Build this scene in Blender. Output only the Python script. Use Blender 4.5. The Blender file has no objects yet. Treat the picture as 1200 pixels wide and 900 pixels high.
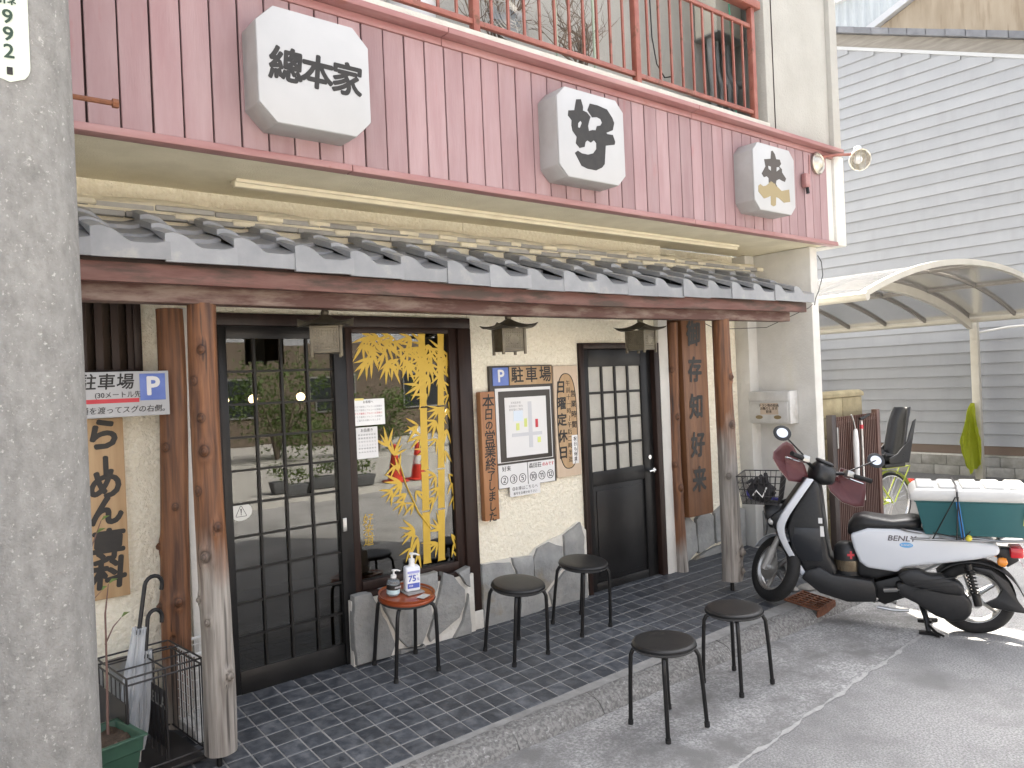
import bpy, bmesh, math, random
from mathutils import Vector, Matrix, Euler
R = math.radians
PI = math.pi
random.seed(7)
sc = bpy.context.scene
COL = sc.collection

# ---------------------------------------------------------------- camera
cam_d = bpy.data.cameras.new('camera')
cam = bpy.data.objects.new('camera', cam_d)
COL.objects.link(cam)
sc.camera = cam
cam_d.sensor_width = 36.0
cam_d.lens = 36.0 * 901 / 1200
cam_d.clip_start = 0.05
cam_d.clip_end = 400
YAW, PITCH, ROLL = 0.6796, -0.0018, -0.0431
fw = Vector((math.sin(YAW) * math.cos(PITCH), math.cos(YAW) * math.cos(PITCH), math.sin(PITCH)))
rt = Vector((math.cos(YAW), -math.sin(YAW), 0))
up = rt.cross(fw)
rt2 = math.cos(ROLL) * rt + math.sin(ROLL) * up
up2 = -math.sin(ROLL) * rt + math.cos(ROLL) * up
CAM = Vector((-1.496, -4.2626, 1.6498))
m = Matrix((rt2, up2, -fw)).transposed().to_4x4()
m.translation = CAM
cam.matrix_world = m

# ---------------------------------------------------------------- sky, sun, exposure
SUN_AZ = Vector((0.57, 0.82, 0)).normalized()      # the sun stands behind the shop, to the right
SUN_EL = R(50)
w = bpy.data.worlds.new('World')
sc.world = w
w.use_nodes = True
nt = w.node_tree
bg = nt.nodes['Background']
sky = nt.nodes.new('ShaderNodeTexSky')
sky.sky_type = 'NISHITA'
sky.sun_disc = False
sky.sun_elevation = SUN_EL
sky.sun_rotation = math.atan2(SUN_AZ.x, SUN_AZ.y)
sky.air_density = 0.55
sky.dust_density = 6.0
sky.ozone_density = 0.3
hs_ = nt.nodes.new('ShaderNodeHueSaturation')           # thin high haze: a paler, less blue sky
hs_.inputs['Saturation'].default_value = 0.32
nt.links.new(sky.outputs[0], hs_.inputs['Color'])
nt.links.new(hs_.outputs[0], bg.inputs[0])
bg.inputs[1].default_value = 0.15
sun_d = bpy.data.lights.new('sun', 'SUN')
sun_d.energy = 3.4
sun_d.angle = R(0.6)
sun_d.color = (1.0, 0.93, 0.82)
sun = bpy.data.objects.new('sun', sun_d)
COL.objects.link(sun)
sdir = Vector((SUN_AZ.x * math.cos(SUN_EL), SUN_AZ.y * math.cos(SUN_EL), math.sin(SUN_EL)))
sun.rotation_euler = sdir.to_track_quat('Z', 'Y').to_euler()
sun.location = sdir * 40
sc.view_settings.view_transform = 'Standard'
sc.view_settings.look = 'None'
sc.view_settings.gamma = 1
sc.view_settings.use_curve_mapping = False
sc.view_settings.exposure = 2.65
sc.cycles.max_bounces = 8
sc.cycles.transparent_max_bounces = 12
sc.cycles.use_denoising = True

# ---------------------------------------------------------------- materials
MATS = {}
def mat(name, c1, c2=None, rough=.6, metal=0.0, ns=6.0, det=6.0, con=(.35, .65), bump=0.0, bs=80.0,
        st=(1, 1, 1), bst=None, rand=0.0, spec=.5, coat=0.0, c3=None, ns3=1.5, con3=(.55, .7), st3=None,
        trans=0.0, alpha=1.0, sss=0.0, rvar=0.0, bdist=.01):
    if name in MATS:
        return MATS[name]
    M_ = bpy.data.materials.new(name)
    M_.use_nodes = True
    n = M_.node_tree.nodes
    l = M_.node_tree.links
    b = n['Principled BSDF']
    b.inputs['Roughness'].default_value = rough
    b.inputs['Metallic'].default_value = metal
    b.inputs['Specular IOR Level'].default_value = spec
    b.inputs['Coat Weight'].default_value = coat
    b.inputs['Transmission Weight'].default_value = trans
    b.inputs['Alpha'].default_value = alpha
    b.inputs['Base Color'].default_value = (*c1, 1)
    need = c2 is not None or bump or c3 is not None or rvar
    tc = add = oi = None
    if need or rand:
        tc = n.new('ShaderNodeTexCoord')
        oi = n.new('ShaderNodeObjectInfo')
        mul = n.new('ShaderNodeMath'); mul.operation = 'MULTIPLY'; mul.inputs[1].default_value = 37.0
        l.new(oi.outputs['Random'], mul.inputs[0])
        add = n.new('ShaderNodeVectorMath'); add.operation = 'ADD'
        l.new(tc.outputs['Object'], add.inputs[0]); l.new(mul.outputs[0], add.inputs[1])
    def noise(scale, stv, detail=det):
        mp = n.new('ShaderNodeMapping')
        mp.inputs['Scale'].default_value = stv
        l.new(add.outputs[0], mp.inputs[0])
        t = n.new('ShaderNodeTexNoise')
        t.inputs['Scale'].default_value = scale
        t.inputs['Detail'].default_value = detail
        t.inputs['Roughness'].default_value = .6
        l.new(mp.outputs[0], t.inputs['Vector'])
        return t
    def mr(sock, lo, hi, a=0., z=1.):
        k = n.new('ShaderNodeMapRange')
        k.inputs[1].default_value = lo; k.inputs[2].default_value = hi
        k.inputs[3].default_value = a; k.inputs[4].default_value = z
        l.new(sock, k.inputs[0])
        return k.outputs[0]
    col = None
    def mix(a, bb, fac, typ='MIX'):
        x = n.new('ShaderNodeMix'); x.data_type = 'RGBA'; x.blend_type = typ
        for s, v in ((6, a), (7, bb)):
            if isinstance(v, tuple):
                x.inputs[s].default_value = (*v, 1)
            else:
                l.new(v, x.inputs[s])
        if isinstance(fac, float):
            x.inputs[0].default_value = fac
        else:
            l.new(fac, x.inputs[0])
        return x.outputs[2]
    if c2 is not None:
        t = noise(ns, st)
        col = mix(c1, c2, mr(t.outputs[0], *con))
        if rvar:
            l.new(mr(t.outputs[0], .3, .7, rough - rvar, rough + rvar), b.inputs['Roughness'])
    if c3 is not None:
        t3 = noise(ns3, st3 or (1, 1, 1))
        col = mix(col if col else c1, c3, mr(t3.outputs[0], *con3))
    if rand:
        hs = n.new('ShaderNodeHueSaturation')
        l.new(mr(oi.outputs['Random'], 0, 1, 1 - rand, 1 + rand), hs.inputs['Value'])
        if col:
            l.new(col, hs.inputs['Color'])
        else:
            hs.inputs['Color'].default_value = (*c1, 1)
        col = hs.outputs[0]
    if col:
        l.new(col, b.inputs['Base Color'])
    if bump:
        tb = noise(bs, bst or (1, 1, 1), 4.0)
        bp = n.new('ShaderNodeBump')
        bp.inputs['Strength'].default_value = bump
        bp.inputs['Distance'].default_value = bdist
        l.new(tb.outputs[0], bp.inputs['Height'])
        l.new(bp.outputs[0], b.inputs['Normal'])
    MATS[name] = M_
    return M_

def glass_mat(name, tint=(.75, .78, .76), ior=1.7, rough=0.0, extra=0.0, bump=0.0):
    M_ = bpy.data.materials.new(name)
    M_.use_nodes = True
    n = M_.node_tree.nodes; l = M_.node_tree.links
    n.remove(n['Principled BSDF'])
    out = n['Material Output']
    tr = n.new('ShaderNodeBsdfTransparent'); tr.inputs[0].default_value = (*tint, 1)
    gl = n.new('ShaderNodeBsdfGlossy'); gl.inputs['Roughness'].default_value = rough
    gl.inputs[0].default_value = (1, 1, 1, 1)
    fr = n.new('ShaderNodeFresnel'); fr.inputs[0].default_value = ior
    mx = n.new('ShaderNodeMixShader')
    if extra:
        ad = n.new('ShaderNodeMath'); ad.operation = 'ADD'; ad.inputs[1].default_value = extra
        l.new(fr.outputs[0], ad.inputs[0]); l.new(ad.outputs[0], mx.inputs[0])
    else:
        l.new(fr.outputs[0], mx.inputs[0])
    l.new(tr.outputs[0], mx.inputs[1]); l.new(gl.outputs[0], mx.inputs[2])
    if bump:
        tx = n.new('ShaderNodeTexNoise'); tx.inputs['Scale'].default_value = 90
        tc = n.new('ShaderNodeTexCoord'); l.new(tc.outputs['Object'], tx.inputs['Vector'])
        bp = n.new('ShaderNodeBump'); bp.inputs['Strength'].default_value = bump; bp.inputs['Distance'].default_value = .01
        l.new(tx.outputs[0], bp.inputs['Height'])
        l.new(bp.outputs[0], gl.inputs['Normal'])
    l.new(mx.outputs[0], out.inputs[0])
    MATS[name] = M_
    return M_

def emit_mat(name, c, s):
    M_ = bpy.data.materials.new(name); M_.use_nodes = True
    b = M_.node_tree.nodes['Principled BSDF']
    b.inputs['Base Color'].default_value = (*c, 1)
    b.inputs['Emission Color'].default_value = (*c, 1)
    b.inputs['Emission Strength'].default_value = s
    return M_

# ---------------------------------------------------------------- mesh helpers
class MB:
    def __init__(s):
        s.v = []; s.f = []
    def add(s, vs, fs):
        o = len(s.v)
        s.v += [tuple(p) for p in vs]
        s.f += [tuple(i + o for i in q) for q in fs]
        return s
    def box(s, x0, x1, y0, y1, z0, z1):
        return s.add([(x0, y0, z0), (x1, y0, z0), (x1, y1, z0), (x0, y1, z0), (x0, y0, z1), (x1, y0, z1), (x1, y1, z1), (x0, y1, z1)],
                     [(3, 2, 1, 0), (4, 5, 6, 7), (0, 1, 5, 4), (1, 2, 6, 5), (2, 3, 7, 6), (3, 0, 4, 7)])
    def obox(s, c, size, rot=None):
        hx, hy, hz = [k / 2 for k in size]
        t = MB().box(-hx, hx, -hy, hy, -hz, hz)
        Rm = rot if rot is not None else Matrix.Identity(3)
        return s.add([Rm @ Vector(p) + Vector(c) for p in t.v], t.f)
    def tube(s, pts, r, n=8, cap=True, closed=False):
        pts = [Vector(p) for p in pts]
        N = len(pts)
        rs = r if isinstance(r, (list, tuple)) else [r] * N
        vs = []
        ref = None
        for i, p in enumerate(pts):
            if closed:
                d = pts[(i + 1) % N] - pts[i - 1]
            else:
                d = pts[min(i + 1, N - 1)] - pts[max(i - 1, 0)]
            d.normalize()
            if ref is None:
                ref = Vector((0, 0, 1)) if abs(d.z) < .9 else Vector((1, 0, 0))
            a = d.cross(ref)
            if a.length < 1e-5:
                a = d.orthogonal()
            a.normalize()
            b = a.cross(d).normalized()
            ref = b
            for k in range(n):
                t = 2 * PI * k / n
                vs.append(p + rs[i] * (math.cos(t) * a + math.sin(t) * b))
        fs = []
        for i in range(N if closed else N - 1):
            j = (i + 1) % N
            for k in range(n):
                k2 = (k + 1) % n
                fs.append((i * n + k, i * n + k2, j * n + k2, j * n + k))
        if cap and not closed:
            fs.append(tuple(range(n - 1, -1, -1)))
            fs.append(tuple((N - 1) * n + k for k in range(n)))
        return s.add(vs, fs)
    def lathe(s, prof, n=24, M=None, cap=True):
        vs = []; fs = []
        for r, z in prof:
            for k in range(n):
                t = 2 * PI * k / n
                p = Vector((r * math.cos(t), r * math.sin(t), z))
                vs.append(M @ p if M else p)
        for i in range(len(prof) - 1):
            for k in range(n):
                k2 = (k + 1) % n
                fs.append((i * n + k, i * n + k2, (i + 1) * n + k2, (i + 1) * n + k))
        if cap:
            fs.append(tuple(range(n - 1, -1, -1)))
            fs.append(tuple((len(prof) - 1) * n + k for k in range(n)))
        return s.add(vs, fs)
    def prism(s, poly, a0, a1, axis='y'):
        n = len(poly)
        def P(p, a):
            if axis == 'y': return (p[0], a, p[1])
            if axis == 'x': return (a, p[0], p[1])
            return (p[0], p[1], a)
        vs = [P(p, a0) for p in poly] + [P(p, a1) for p in poly]
        fs = [tuple(range(n)), tuple(range(2 * n - 1, n - 1, -1))]
        for i in range(n):
            j = (i + 1) % n
            fs.append((i, i + n, j + n, j))
        return s.add(vs, fs)
    def grid(s, fn, nu, nv, wrapu=False):
        vs = [fn(i / nu, j / nv) for j in range(nv + 1) for i in range(nu if wrapu else nu + 1)]
        W = nu if wrapu else nu + 1
        fs = []
        for j in range(nv):
            for i in range(nu):
                i2 = (i + 1) % W
                fs.append((j * W + i, j * W + i2, (j + 1) * W + i2, (j + 1) * W + i))
        return s.add(vs, fs)
    def ball(s, c, r, n=16, mm=10, scale=(1, 1, 1)):
        return s.grid(lambda u, v: (c[0] + r * scale[0] * math.sin(PI * max(.001, min(.999, v))) * math.cos(2 * PI * u),
                                    c[1] + r * scale[1] * math.sin(PI * max(.001, min(.999, v))) * math.sin(2 * PI * u),
                                    c[2] - r * scale[2] * math.cos(PI * v)), n, mm, True)
    def loft(s, rings, cap=True, closed=True):
        n = len(rings[0]); vs = [p for r in rings for p in r]; fs = []
        for i in range(len(rings) - 1):
            for k in range(n if closed else n - 1):
                k2 = (k + 1) % n
                fs.append((i * n + k, i * n + k2, (i + 1) * n + k2, (i + 1) * n + k))
        if cap and closed:
            fs.append(tuple(range(n - 1, -1, -1)))
            fs.append(tuple((len(rings) - 1) * n + k for k in range(n)))
        return s.add(vs, fs)
    def mesh(s, name, mt, smooth=False, bevel=0, seg=2, sub=0, angle=38):
        me = bpy.data.meshes.new(name)
        me.from_pydata(s.v, [], s.f)
        bm = bmesh.new(); bm.from_mesh(me)
        bmesh.ops.recalc_face_normals(bm, faces=bm.faces)
        if bevel:
            ed = [e for e in bm.edges if len(e.link_faces) == 2 and e.calc_face_angle(0) > .5]
            bmesh.ops.bevel(bm, geom=ed, offset=bevel, segments=seg, profile=.5, affect='EDGES', clamp_overlap=True)
            smooth = True
        if sub:
            bmesh.ops.subdivide_edges(bm, edges=bm.edges, cuts=sub, use_grid_fill=True)
        bm.to_mesh(me); bm.free()
        if smooth:
            me.polygons.foreach_set('use_smooth', [True] * len(me.polygons))
            me.set_sharp_from_angle(angle=R(angle))
        me.materials.append(mt)
        return me
    def build(s, name, mt, parent=None, smooth=False, bevel=0, loc=None, rot=None, **k):
        return ob(name, s.mesh(name, mt, smooth, bevel, **k), parent, loc, rot)

def ob(name, me, parent=None, loc=None, rot=None):
    o = bpy.data.objects.new(name, me)
    COL.objects.link(o)
    if parent: o.parent = parent
    if loc is not None: o.location = loc
    if rot is not None: o.rotation_euler = rot
    return o
def tag(o, label, cat, group=None):
    o['label'] = label; o['category'] = cat
    if group: o['group'] = group
    return o
def thing(name, label, cat, loc=(0, 0, 0), rot=(0, 0, 0), group=None):
    o = ob(name, None, None, loc, rot)
    o.empty_display_size = .1
    return tag(o, label, cat, group)
def struct(o):
    o['kind'] = 'structure'; return o
def stuff(o):
    o['kind'] = 'stuff'; return o
def children(o):
    return [c for c in COL.objects if c.parent == o]
def copy_tree(o, parent=None):
    c = o.copy(); COL.objects.link(c); c.parent = parent
    for ch in children(o): copy_tree(ch, c)
    return c
def box(name, b, mt, parent=None, bevel=0):
    return MB().box(*b).build(name, mt, parent, bevel=bevel)

def text(body, size, mt, parent, loc, rot=(PI / 2, 0, 0), bold=0.0, ext=.0008, name='lettering', align='CENTER', shear=0, spacing=1.0, sx=1.0, line=1.0):
    cu = bpy.data.curves.new('t', 'FONT')
    cu.body = body; cu.size = size; cu.align_x = align; cu.align_y = 'CENTER'
    cu.offset = min(bold, 0); cu.extrude = 0 if bold > .0009 else ext; cu.shear = shear; cu.space_character = spacing; cu.space_line = line
    cu.resolution_u = 3
    t = bpy.data.objects.new('t', cu); COL.objects.link(t)
    dg = bpy.context.evaluated_depsgraph_get()
    me = bpy.data.meshes.new_from_object(t.evaluated_get(dg))
    bpy.data.objects.remove(t); bpy.data.curves.remove(cu)
    if bold > .0009:                    # heavier strokes: the flat glyph repeated round a small circle
        vs = [v.co.copy() for v in me.vertices]; fs = [tuple(p.vertices) for p in me.polygons]
        bpy.data.meshes.remove(me)
        t_ = MB()
        for k in range(8):
            a_ = 2 * PI * k / 8
            t_.add([(v.x + bold * math.cos(a_), v.y + bold * math.sin(a_), ext + k * .00005) for v in vs], fs)
        t_.add([(v.x, v.y, ext + .0006) for v in vs], fs)
        me = bpy.data.meshes.new(name); me.from_pydata(t_.v, [], t_.f)
    me.name = name
    me.materials.clear(); me.materials.append(mt)
    o = ob(name, me, parent, loc, rot)
    o.scale = (sx, 1, 1)
    return o

def fbm(x, y=0., z=0.):
    from mathutils import noise
    return noise.fractal(Vector((x, y, z)), 1.0, 2.0, 3)

# ---------------------------------------------------------------- palette
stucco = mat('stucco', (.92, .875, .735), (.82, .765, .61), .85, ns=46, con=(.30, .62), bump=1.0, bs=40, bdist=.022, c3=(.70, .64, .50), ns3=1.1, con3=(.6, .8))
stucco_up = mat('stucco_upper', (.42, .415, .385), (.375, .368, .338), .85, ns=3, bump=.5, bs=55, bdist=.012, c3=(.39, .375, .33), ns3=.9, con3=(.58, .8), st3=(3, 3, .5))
soffit_m = mat('soffit_plaster', (.76, .70, .53), (.67, .61, .45), .9, ns=5, bump=.6, bs=110)
pink = mat('faded_pink_paint', (.280, .168, .174), (.345, .238, .242), .62, ns=2.2, st=(5, 5, .7), con=(.3, .7), rand=.12, bump=.12, bs=30, bst=(6, 6, .4), c3=(.31, .125, .12), ns3=4, st3=(3, 3, .6), con3=(.62, .85))
pinktrim = mat('pink_trim_paint', (.29, .13, .125), (.36, .20, .19), .5, ns=3, st=(.6, 4, 4), bump=.05, bs=40, c3=(.28, .11, .08), ns3=6, con3=(.63, .75))
cream = mat('cream_render', (.58, .56, .50), (.50, .48, .42), .85, ns=9, bump=.3, bs=70)
white_wall = mat('white_render', (.64, .63, .59), (.56, .55, .51), .8, ns=4, bump=.35, bs=60, c3=(.6, .58, .5), ns3=1.3, con3=(.62, .82), st3=(3, 3, .6))
signwhite = mat('sign_acrylic', (.45, .455, .46), (.42, .425, .43), .35, ns=3, spec=.4)
signside = mat('sign_side', (.38, .38, .37), (.32, .315, .30), .5, ns=4, c3=(.32, .29, .25), ns3=2, con3=(.6, .85), st3=(2, 2, .6))
signblack = mat('sign_black', (.014, .013, .012), (.024, .021, .018), .55, ns=20)
redpaint = mat('red_oxide_rail', (.235, .070, .050), (.30, .11, .08), .45, ns=9, bump=.15, bs=60, c3=(.12, .05, .024), ns3=14, con3=(.58, .7))
beamred = mat('red_beam', (.115, .042, .032), (.18, .092, .075), .6, ns=4, st=(.7, 5, 5), bump=.15, bs=30, bst=(.5, 6, 6), c3=(.060, .036, .026), ns3=6, con3=(.44, .60), st3=(.6, 3, 3))
beamdark = mat('dark_beam', (.085, .035, .026), (.21, .15, .12), .65, ns=4, st=(1, 5, 5), con=(.45, .65), bump=.2, bs=30, bst=(.5, 6, 6))
tile_roof = mat('glazed_roof_tile', (.19, .196, .204), (.27, .276, .282), .38, ns=7, con=(.3, .75), rand=.14, bump=.05, bs=70, c3=(.34, .325, .29), ns3=7, con3=(.58, .78), spec=.6)
mortar_r = mat('ridge_mortar', (.66, .60, .44), (.50, .46, .36), .9, ns=9, bump=.5, bs=60)
noshi_m = mat('ridge_tile', (.24, .235, .22), (.32, .31, .28), .6, ns=9, rand=.2, bump=.2, bs=50)
darkwood = mat('dark_brown_frame', (.018, .010, .008), (.032, .018, .014), .42, ns=5, st=(4, 4, .6), spec=.3)
blackframe = mat('black_door_paint', (.009, .0088, .009), (.015, .0145, .0145), .36, ns=6, spec=.3, bump=.04, bs=60)
muntin_m = mat('black_bronze', (.010, .0095, .009), None, .4, spec=.3)
interior_m = mat('dim_interior', (.10, .07, .05), (.07, .05, .035), .8, ns=2)
mortar_w = mat('white_mortar', (.72, .70, .64), (.60, .58, .52), .9, ns=14, bump=.5, bs=70)
stone_m = mat('flagstone', (.21, .215, .21), (.36, .36, .34), .75, ns=5, con=(.3, .7), rand=.22, bump=.7, bs=22, bdist=.02, c3=(.24, .185, .10), ns3=2.6, con3=(.60, .76))
slate = mat('riven_slate', (.050, .056, .066), (.16, .168, .178), .5, ns=17, con=(.42, .80), rand=.25, bump=.35, bs=26, bst=(1, 2.2, 1), c3=(.10, .098, .09), ns3=4.5, con3=(.62, .82), spec=.55, rvar=.12)
grout = mat('grout', (.33, .325, .31), (.23, .227, .217), .9, ns=11, bump=.3, bs=120, c3=(.20, .195, .185), ns3=2.5, con3=(.55, .75))
kerb_m = mat('aggregate_kerb', (.26, .255, .242), (.15, .147, .14), .9, ns=55, det=3, con=(.42, .6), bump=.9, bs=65, c3=(.37, .365, .35), ns3=40, con3=(.6, .68))
asphalt = mat('asphalt', (.23, .228, .223), (.48, .475, .465), .95, ns=95, det=4, con=(.36, .68), bump=1.0, bs=110, c3=(.21, .208, .203), ns3=1.7, con3=(.45, .7))
asph_old = mat('worn_asphalt', (.24, .238, .233), (.53, .525, .515), .95, ns=75, det=4, con=(.4, .66), bump=.7, bs=130, c3=(.20, .197, .19), ns3=2.6, con3=(.42, .65))
concrete = mat('pale_concrete', (.42, .41, .385), (.34, .33, .31), .9, ns=8, bump=.3, bs=90, c3=(.26, .25, .23), ns3=.8, con3=(.55, .75))
polec = mat('pole_concrete', (.31, .305, .288), (.19, .186, .175), .85, ns=26, st=(1, 1, .55), con=(.28, .74), bump=.8, bs=80, c3=(.46, .45, .42), ns3=75, con3=(.60, .70))
log_o = None
steel_blk = mat('black_steel', (.008, .0078, .0078), None, .38, spec=.4)
vinyl_blk = mat('black_vinyl', (.011, .011, .0115), (.016, .016, .016), .42, ns=30, bump=.08, bs=160)
chrome = mat('chrome', (.75, .75, .74), None, .16, metal=1)
alum = mat('dull_aluminium', (.50, .50, .49), (.40, .40, .39), .38, metal=.9, ns=20)
rubber = mat('rubber', (.009, .009, .009), (.014, .014, .014), .75, ns=40, bump=.1, bs=90)
plas_blk = mat('black_plastic', (.009, .0095, .0105), (.014, .0145, .0155), .42, ns=60, bump=.08, bs=250)
white_paint = mat('white_body_paint', (.58, .61, .65), None, .22, spec=.5, coat=.3)
rust = mat('rusty_steel', (.22, .085, .04), (.12, .05, .03), .85, ns=18, bump=.5, bs=70)
paper = mat('white_paper', (.70, .70, .69), None, .7)
ink = mat('ink', (.03, .028, .027), None, .7)
# ================================================================ SETTING: ground
FS = 0.1025                                    # the tiled apron falls 10 % towards the street
def fz(y): return FS * y
g = MB()
g.add([(-150, -150, -.215), (150, -150, -.215), (150, 150, -.215), (-150, 150, -.215)], [(0, 1, 2, 3)])
struct(g.build('ground', concrete))
g = MB()
g.grid(lambda u, v: (-40 + 80 * u, -8.0 + 6.8 * v, -.2), 40, 8)
struct(g.build('road', asphalt))
# paler worn strip of old asphalt along the kerb
g = MB()
def joint(x): return -2.064 + .0745 * (x - 1.571) + .006 * math.sin(x * 9) + .004 * math.sin(x * 23)
def strip(u, v):
    x = -14 + 18.5 * u
    return (x, -1.17 + v * (joint(x) + 1.17), -.1985)
g.grid(strip, 90, 4)
struct(g.build('road_edge_strip', asph_old))
g = MB(); g.grid(lambda u, v: (-14 + 18.5 * u, joint(-14 + 18.5 * u) + (.010 + .006 * math.sin(u * 400) + .005 * math.sin(u * 931)) * (2 * v - 1), -.1972), 460, 1)
struct(g.build('road_joint', mat('pale_joint', (.46, .455, .44), (.34, .335, .325), .9, ns=40)))
# parking yard on the right
g = MB(); g.grid(lambda u, v: (4.62 + 7.6 * u, -1.16 + 12 * v, -.192), 4, 4)
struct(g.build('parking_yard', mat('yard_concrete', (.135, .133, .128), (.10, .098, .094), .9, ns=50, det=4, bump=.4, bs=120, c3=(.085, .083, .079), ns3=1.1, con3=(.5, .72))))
g = MB(); g.grid(lambda u, v: (-40 + 80 * u, -40 + 31.95 * v, -.11), 4, 4)
g.add([(-40, -8.05, -.11), (40, -8.05, -.11), (40, -8.0, -.205), (-40, -8.0, -.205)], [(0, 1, 2, 3)])
struct(g.build('far_pavement', mat('far_concrete', (.40, .39, .36), (.34, .33, .305), .9, ns=6, bump=.2, bs=80)))

# kerb stones (each its own block)
kerb_root = struct(MB().box(-7, 4.62, -1.21, -1.10, -.26, -.16).build('kerb', kerb_m))
def kerb_block(L, jit):
    k = MB()
    prof = [(-1.098, -.24), (-1.098, -.113), (-1.115, -.109), (-1.165, -.117), (-1.195, -.130), (-1.228, -.165), (-1.245, -.20), (-1.248, -.24)]
    rings = []
    nx = 10
    for i in range(nx + 1):
        x = L * i / nx
        e = .006 if i in (0, nx) else 0
        rings.append([(x, y + .012 * fbm(x * 6 + jit, y * 9, 3), z - e + (.010 * fbm(x * 5 + jit, z * 20, 1) if -.2 < z else 0)) for y, z in prof])
    return k.loft(rings)
x = -6.9
k = 0
while x < 4.55:
    L = min(.6, 4.6 - x)
    kerb_block(L - .006, k * 3.1).build('kerb_stone', kerb_m, kerb_root, smooth=True, loc=(x, 0, 0))
    x += .6; k += 1

# tiled apron
apron = struct(MB().add([(-7, -1.104, fz(-1.104) - .0018), (4.93, -1.104, fz(-1.104) - .0018), (4.93, .25, fz(.25) - .0018), (-7, .25, fz(.25) - .0018)], [(0, 1, 2, 3)]).build('pavement', grout))
PHI = .023; TD = .12
def tile_v(seed):
    random.seed(seed)
    h = .0558
    c = .0018
    j = lambda a=.0007: random.uniform(-a, a)
    b0 = [(-h + j(), -h + j()), (h + j(), -h + j()), (h + j(), h + j()), (-h + j(), h + j())]
    t = MB()
    vs = [(x, y, -.012) for x, y in b0] + [(x, y, -.002) for x, y in b0] + [(x - c * (1 if x > 0 else -1), y - c * (1 if y > 0 else -1), .0008 + j(.0005)) for x, y in b0]
    fs = []
    for L in (0, 4):
        for i in range(4):
            fs.append((L + i, L + (i + 1) % 4, L + 4 + (i + 1) % 4, L + 4 + i))
    fs.append((8, 9, 10, 11))
    return t.add(vs, fs)
tv = [tile_v(s) for s in range(5)]
tm = [t.mesh('floor_tile', slate) for t in tv]
cells = []
for c in range(-30, 42):
    for r in range(-2, 10):
        px, py = c + .5, r + .5
        X = TD * (px * math.cos(PHI) + py * math.sin(PHI)); Y = TD * (-py * math.cos(PHI) + px * math.sin(PHI))
        if Y > .12 or Y - .062 < -1.105 or X > 4.88 or X < -3.2: continue
        v = Vector((X, Y, fz(Y))) - CAM
        dep = v.dot(fw)
        u = v.dot(rt2) / dep * 901 + 600 if dep > 0 else 9999
        vis = dep > 0 and 105 < u < 1010 and -v.dot(up2) / dep * 901 + 450 < 920
        cells.append((0 if vis else 1, v.length, X, Y))
cells.sort()
random.seed(11)
rest = MB()
Rt = Matrix.Rotation(math.atan(FS), 3, 'X') @ Matrix.Rotation(PHI, 3, 'Z')
for i, (vis, dist, X, Y) in enumerate(cells):
    tl = (Matrix.Rotation(math.atan(FS) + random.uniform(-.003, .003), 3, 'X') @ Matrix.Rotation(random.uniform(-.003, .003), 3, 'Y') @ Matrix.Rotation(PHI + random.choice((0, PI / 2, PI, -PI / 2)), 3, 'Z')).to_euler()
    p = (X, Y, fz(Y) + random.uniform(-.0006, .0008))
    if i < 300:
        ob('floor_tile', tm[i % 5], apron, p, tl)
    else:
        t = tv[i % 5]
        rest.add([Rt @ Vector(q) + Vector(p) for q in t.v], t.f)
stuff(rest.build('floor_tiles', slate, apron))

# ================================================================ THE SHOP
B = thing('restaurant_building', 'cream stucco ramen shop with pink boarded fascia and a tiled pent roof', 'building')
# --- walls (each a real box with openings left free)
wl = MB()
TZ = 2.76
def W(x0, x1, z0, z1, y0=0.0, y1=.14): wl.box(x0, x1, y0, y1, z0, z1)
W(-6, -1.55, -.05, TZ); W(-1.55, -.487, -.05, .98 + .80); W(-1.55, -.487, 2.30, TZ)
W(-.487, -.245, -.05, TZ)
W(-.245, 1.58, 2.10, TZ, .01)
W(1.58, 2.60, -.05, TZ)
W(2.60, 3.52, 1.93, TZ)
W(3.52, 3.63, -.05, TZ)
W(3.63, 4.88, -.06, TZ, .10, .24)
wl.build('wall', stucco, B)
box('corner_strip', (-.300, -.235, -.03, .02, -.03, 2.12), white_wall, B, bevel=.006)
box('door_side_wall', (3.50, 3.615, -.05, .0, -.02, 2.16), white_wall, B, bevel=.004)
box('corner_pilaster', (4.79, 4.935, -.045, .11, -.05, 2.75), white_wall, B, bevel=.006)
box('wing_wall', (4.93, 5.05, -.62, 1.5, -.25, 2.752), white_wall, B, bevel=.01)
box('side_wall', (5.052, 5.30, 1.3, 9.0, -.3, 6.5), white_wall, B)
# --- soffit and fascia
box('soffit', (-6, 5.05, -.735, .06, 2.754, 2.80), soffit_m, B)
sm = MB(); sm.box(-.09, 4.25, -.34, -.29, 2.715, 2.7535); sm.box(-.09, 4.25, -.36, -.345, 2.735, 2.7535); sm.box(-.09, 4.25, -.285, -.27, 2.735, 2.7535)
sm.build('soffit_moulding', mat('soffit_trim', (.74, .68, .52), (.66, .60, .45), .8, ns=5), B, bevel=.004)
random.seed(3)
bw = .1273
xs = 5.022
nb = 0
bmeshes = []
for q in range(4):
    bmeshes.append(MB().box(-.0598, .0598, -.76, -.744, 2.784, 3.522).mesh('fascia_board', pink, bevel=.0025, seg=1))
pink_fl = mat('flaking_pink_paint', (.30, .155, .165), (.34, .20, .205), .65, ns=3, st=(5, 5, .7), bump=.4, bs=40, c3=(.48, .47, .45), ns3=11, st3=(2, 2, .8), con3=(.60, .63))
flaked = MB().box(-.0598, .0598, -.76, -.744, 2.784, 3.522).mesh('fascia_board', pink_fl, bevel=.0025, seg=1)
box('fascia_back', (-6, 5.03, -.744, -.735, 2.77, 3.56), mat('fascia_gap', (.03, .014, .014), None, .9), B)
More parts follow.
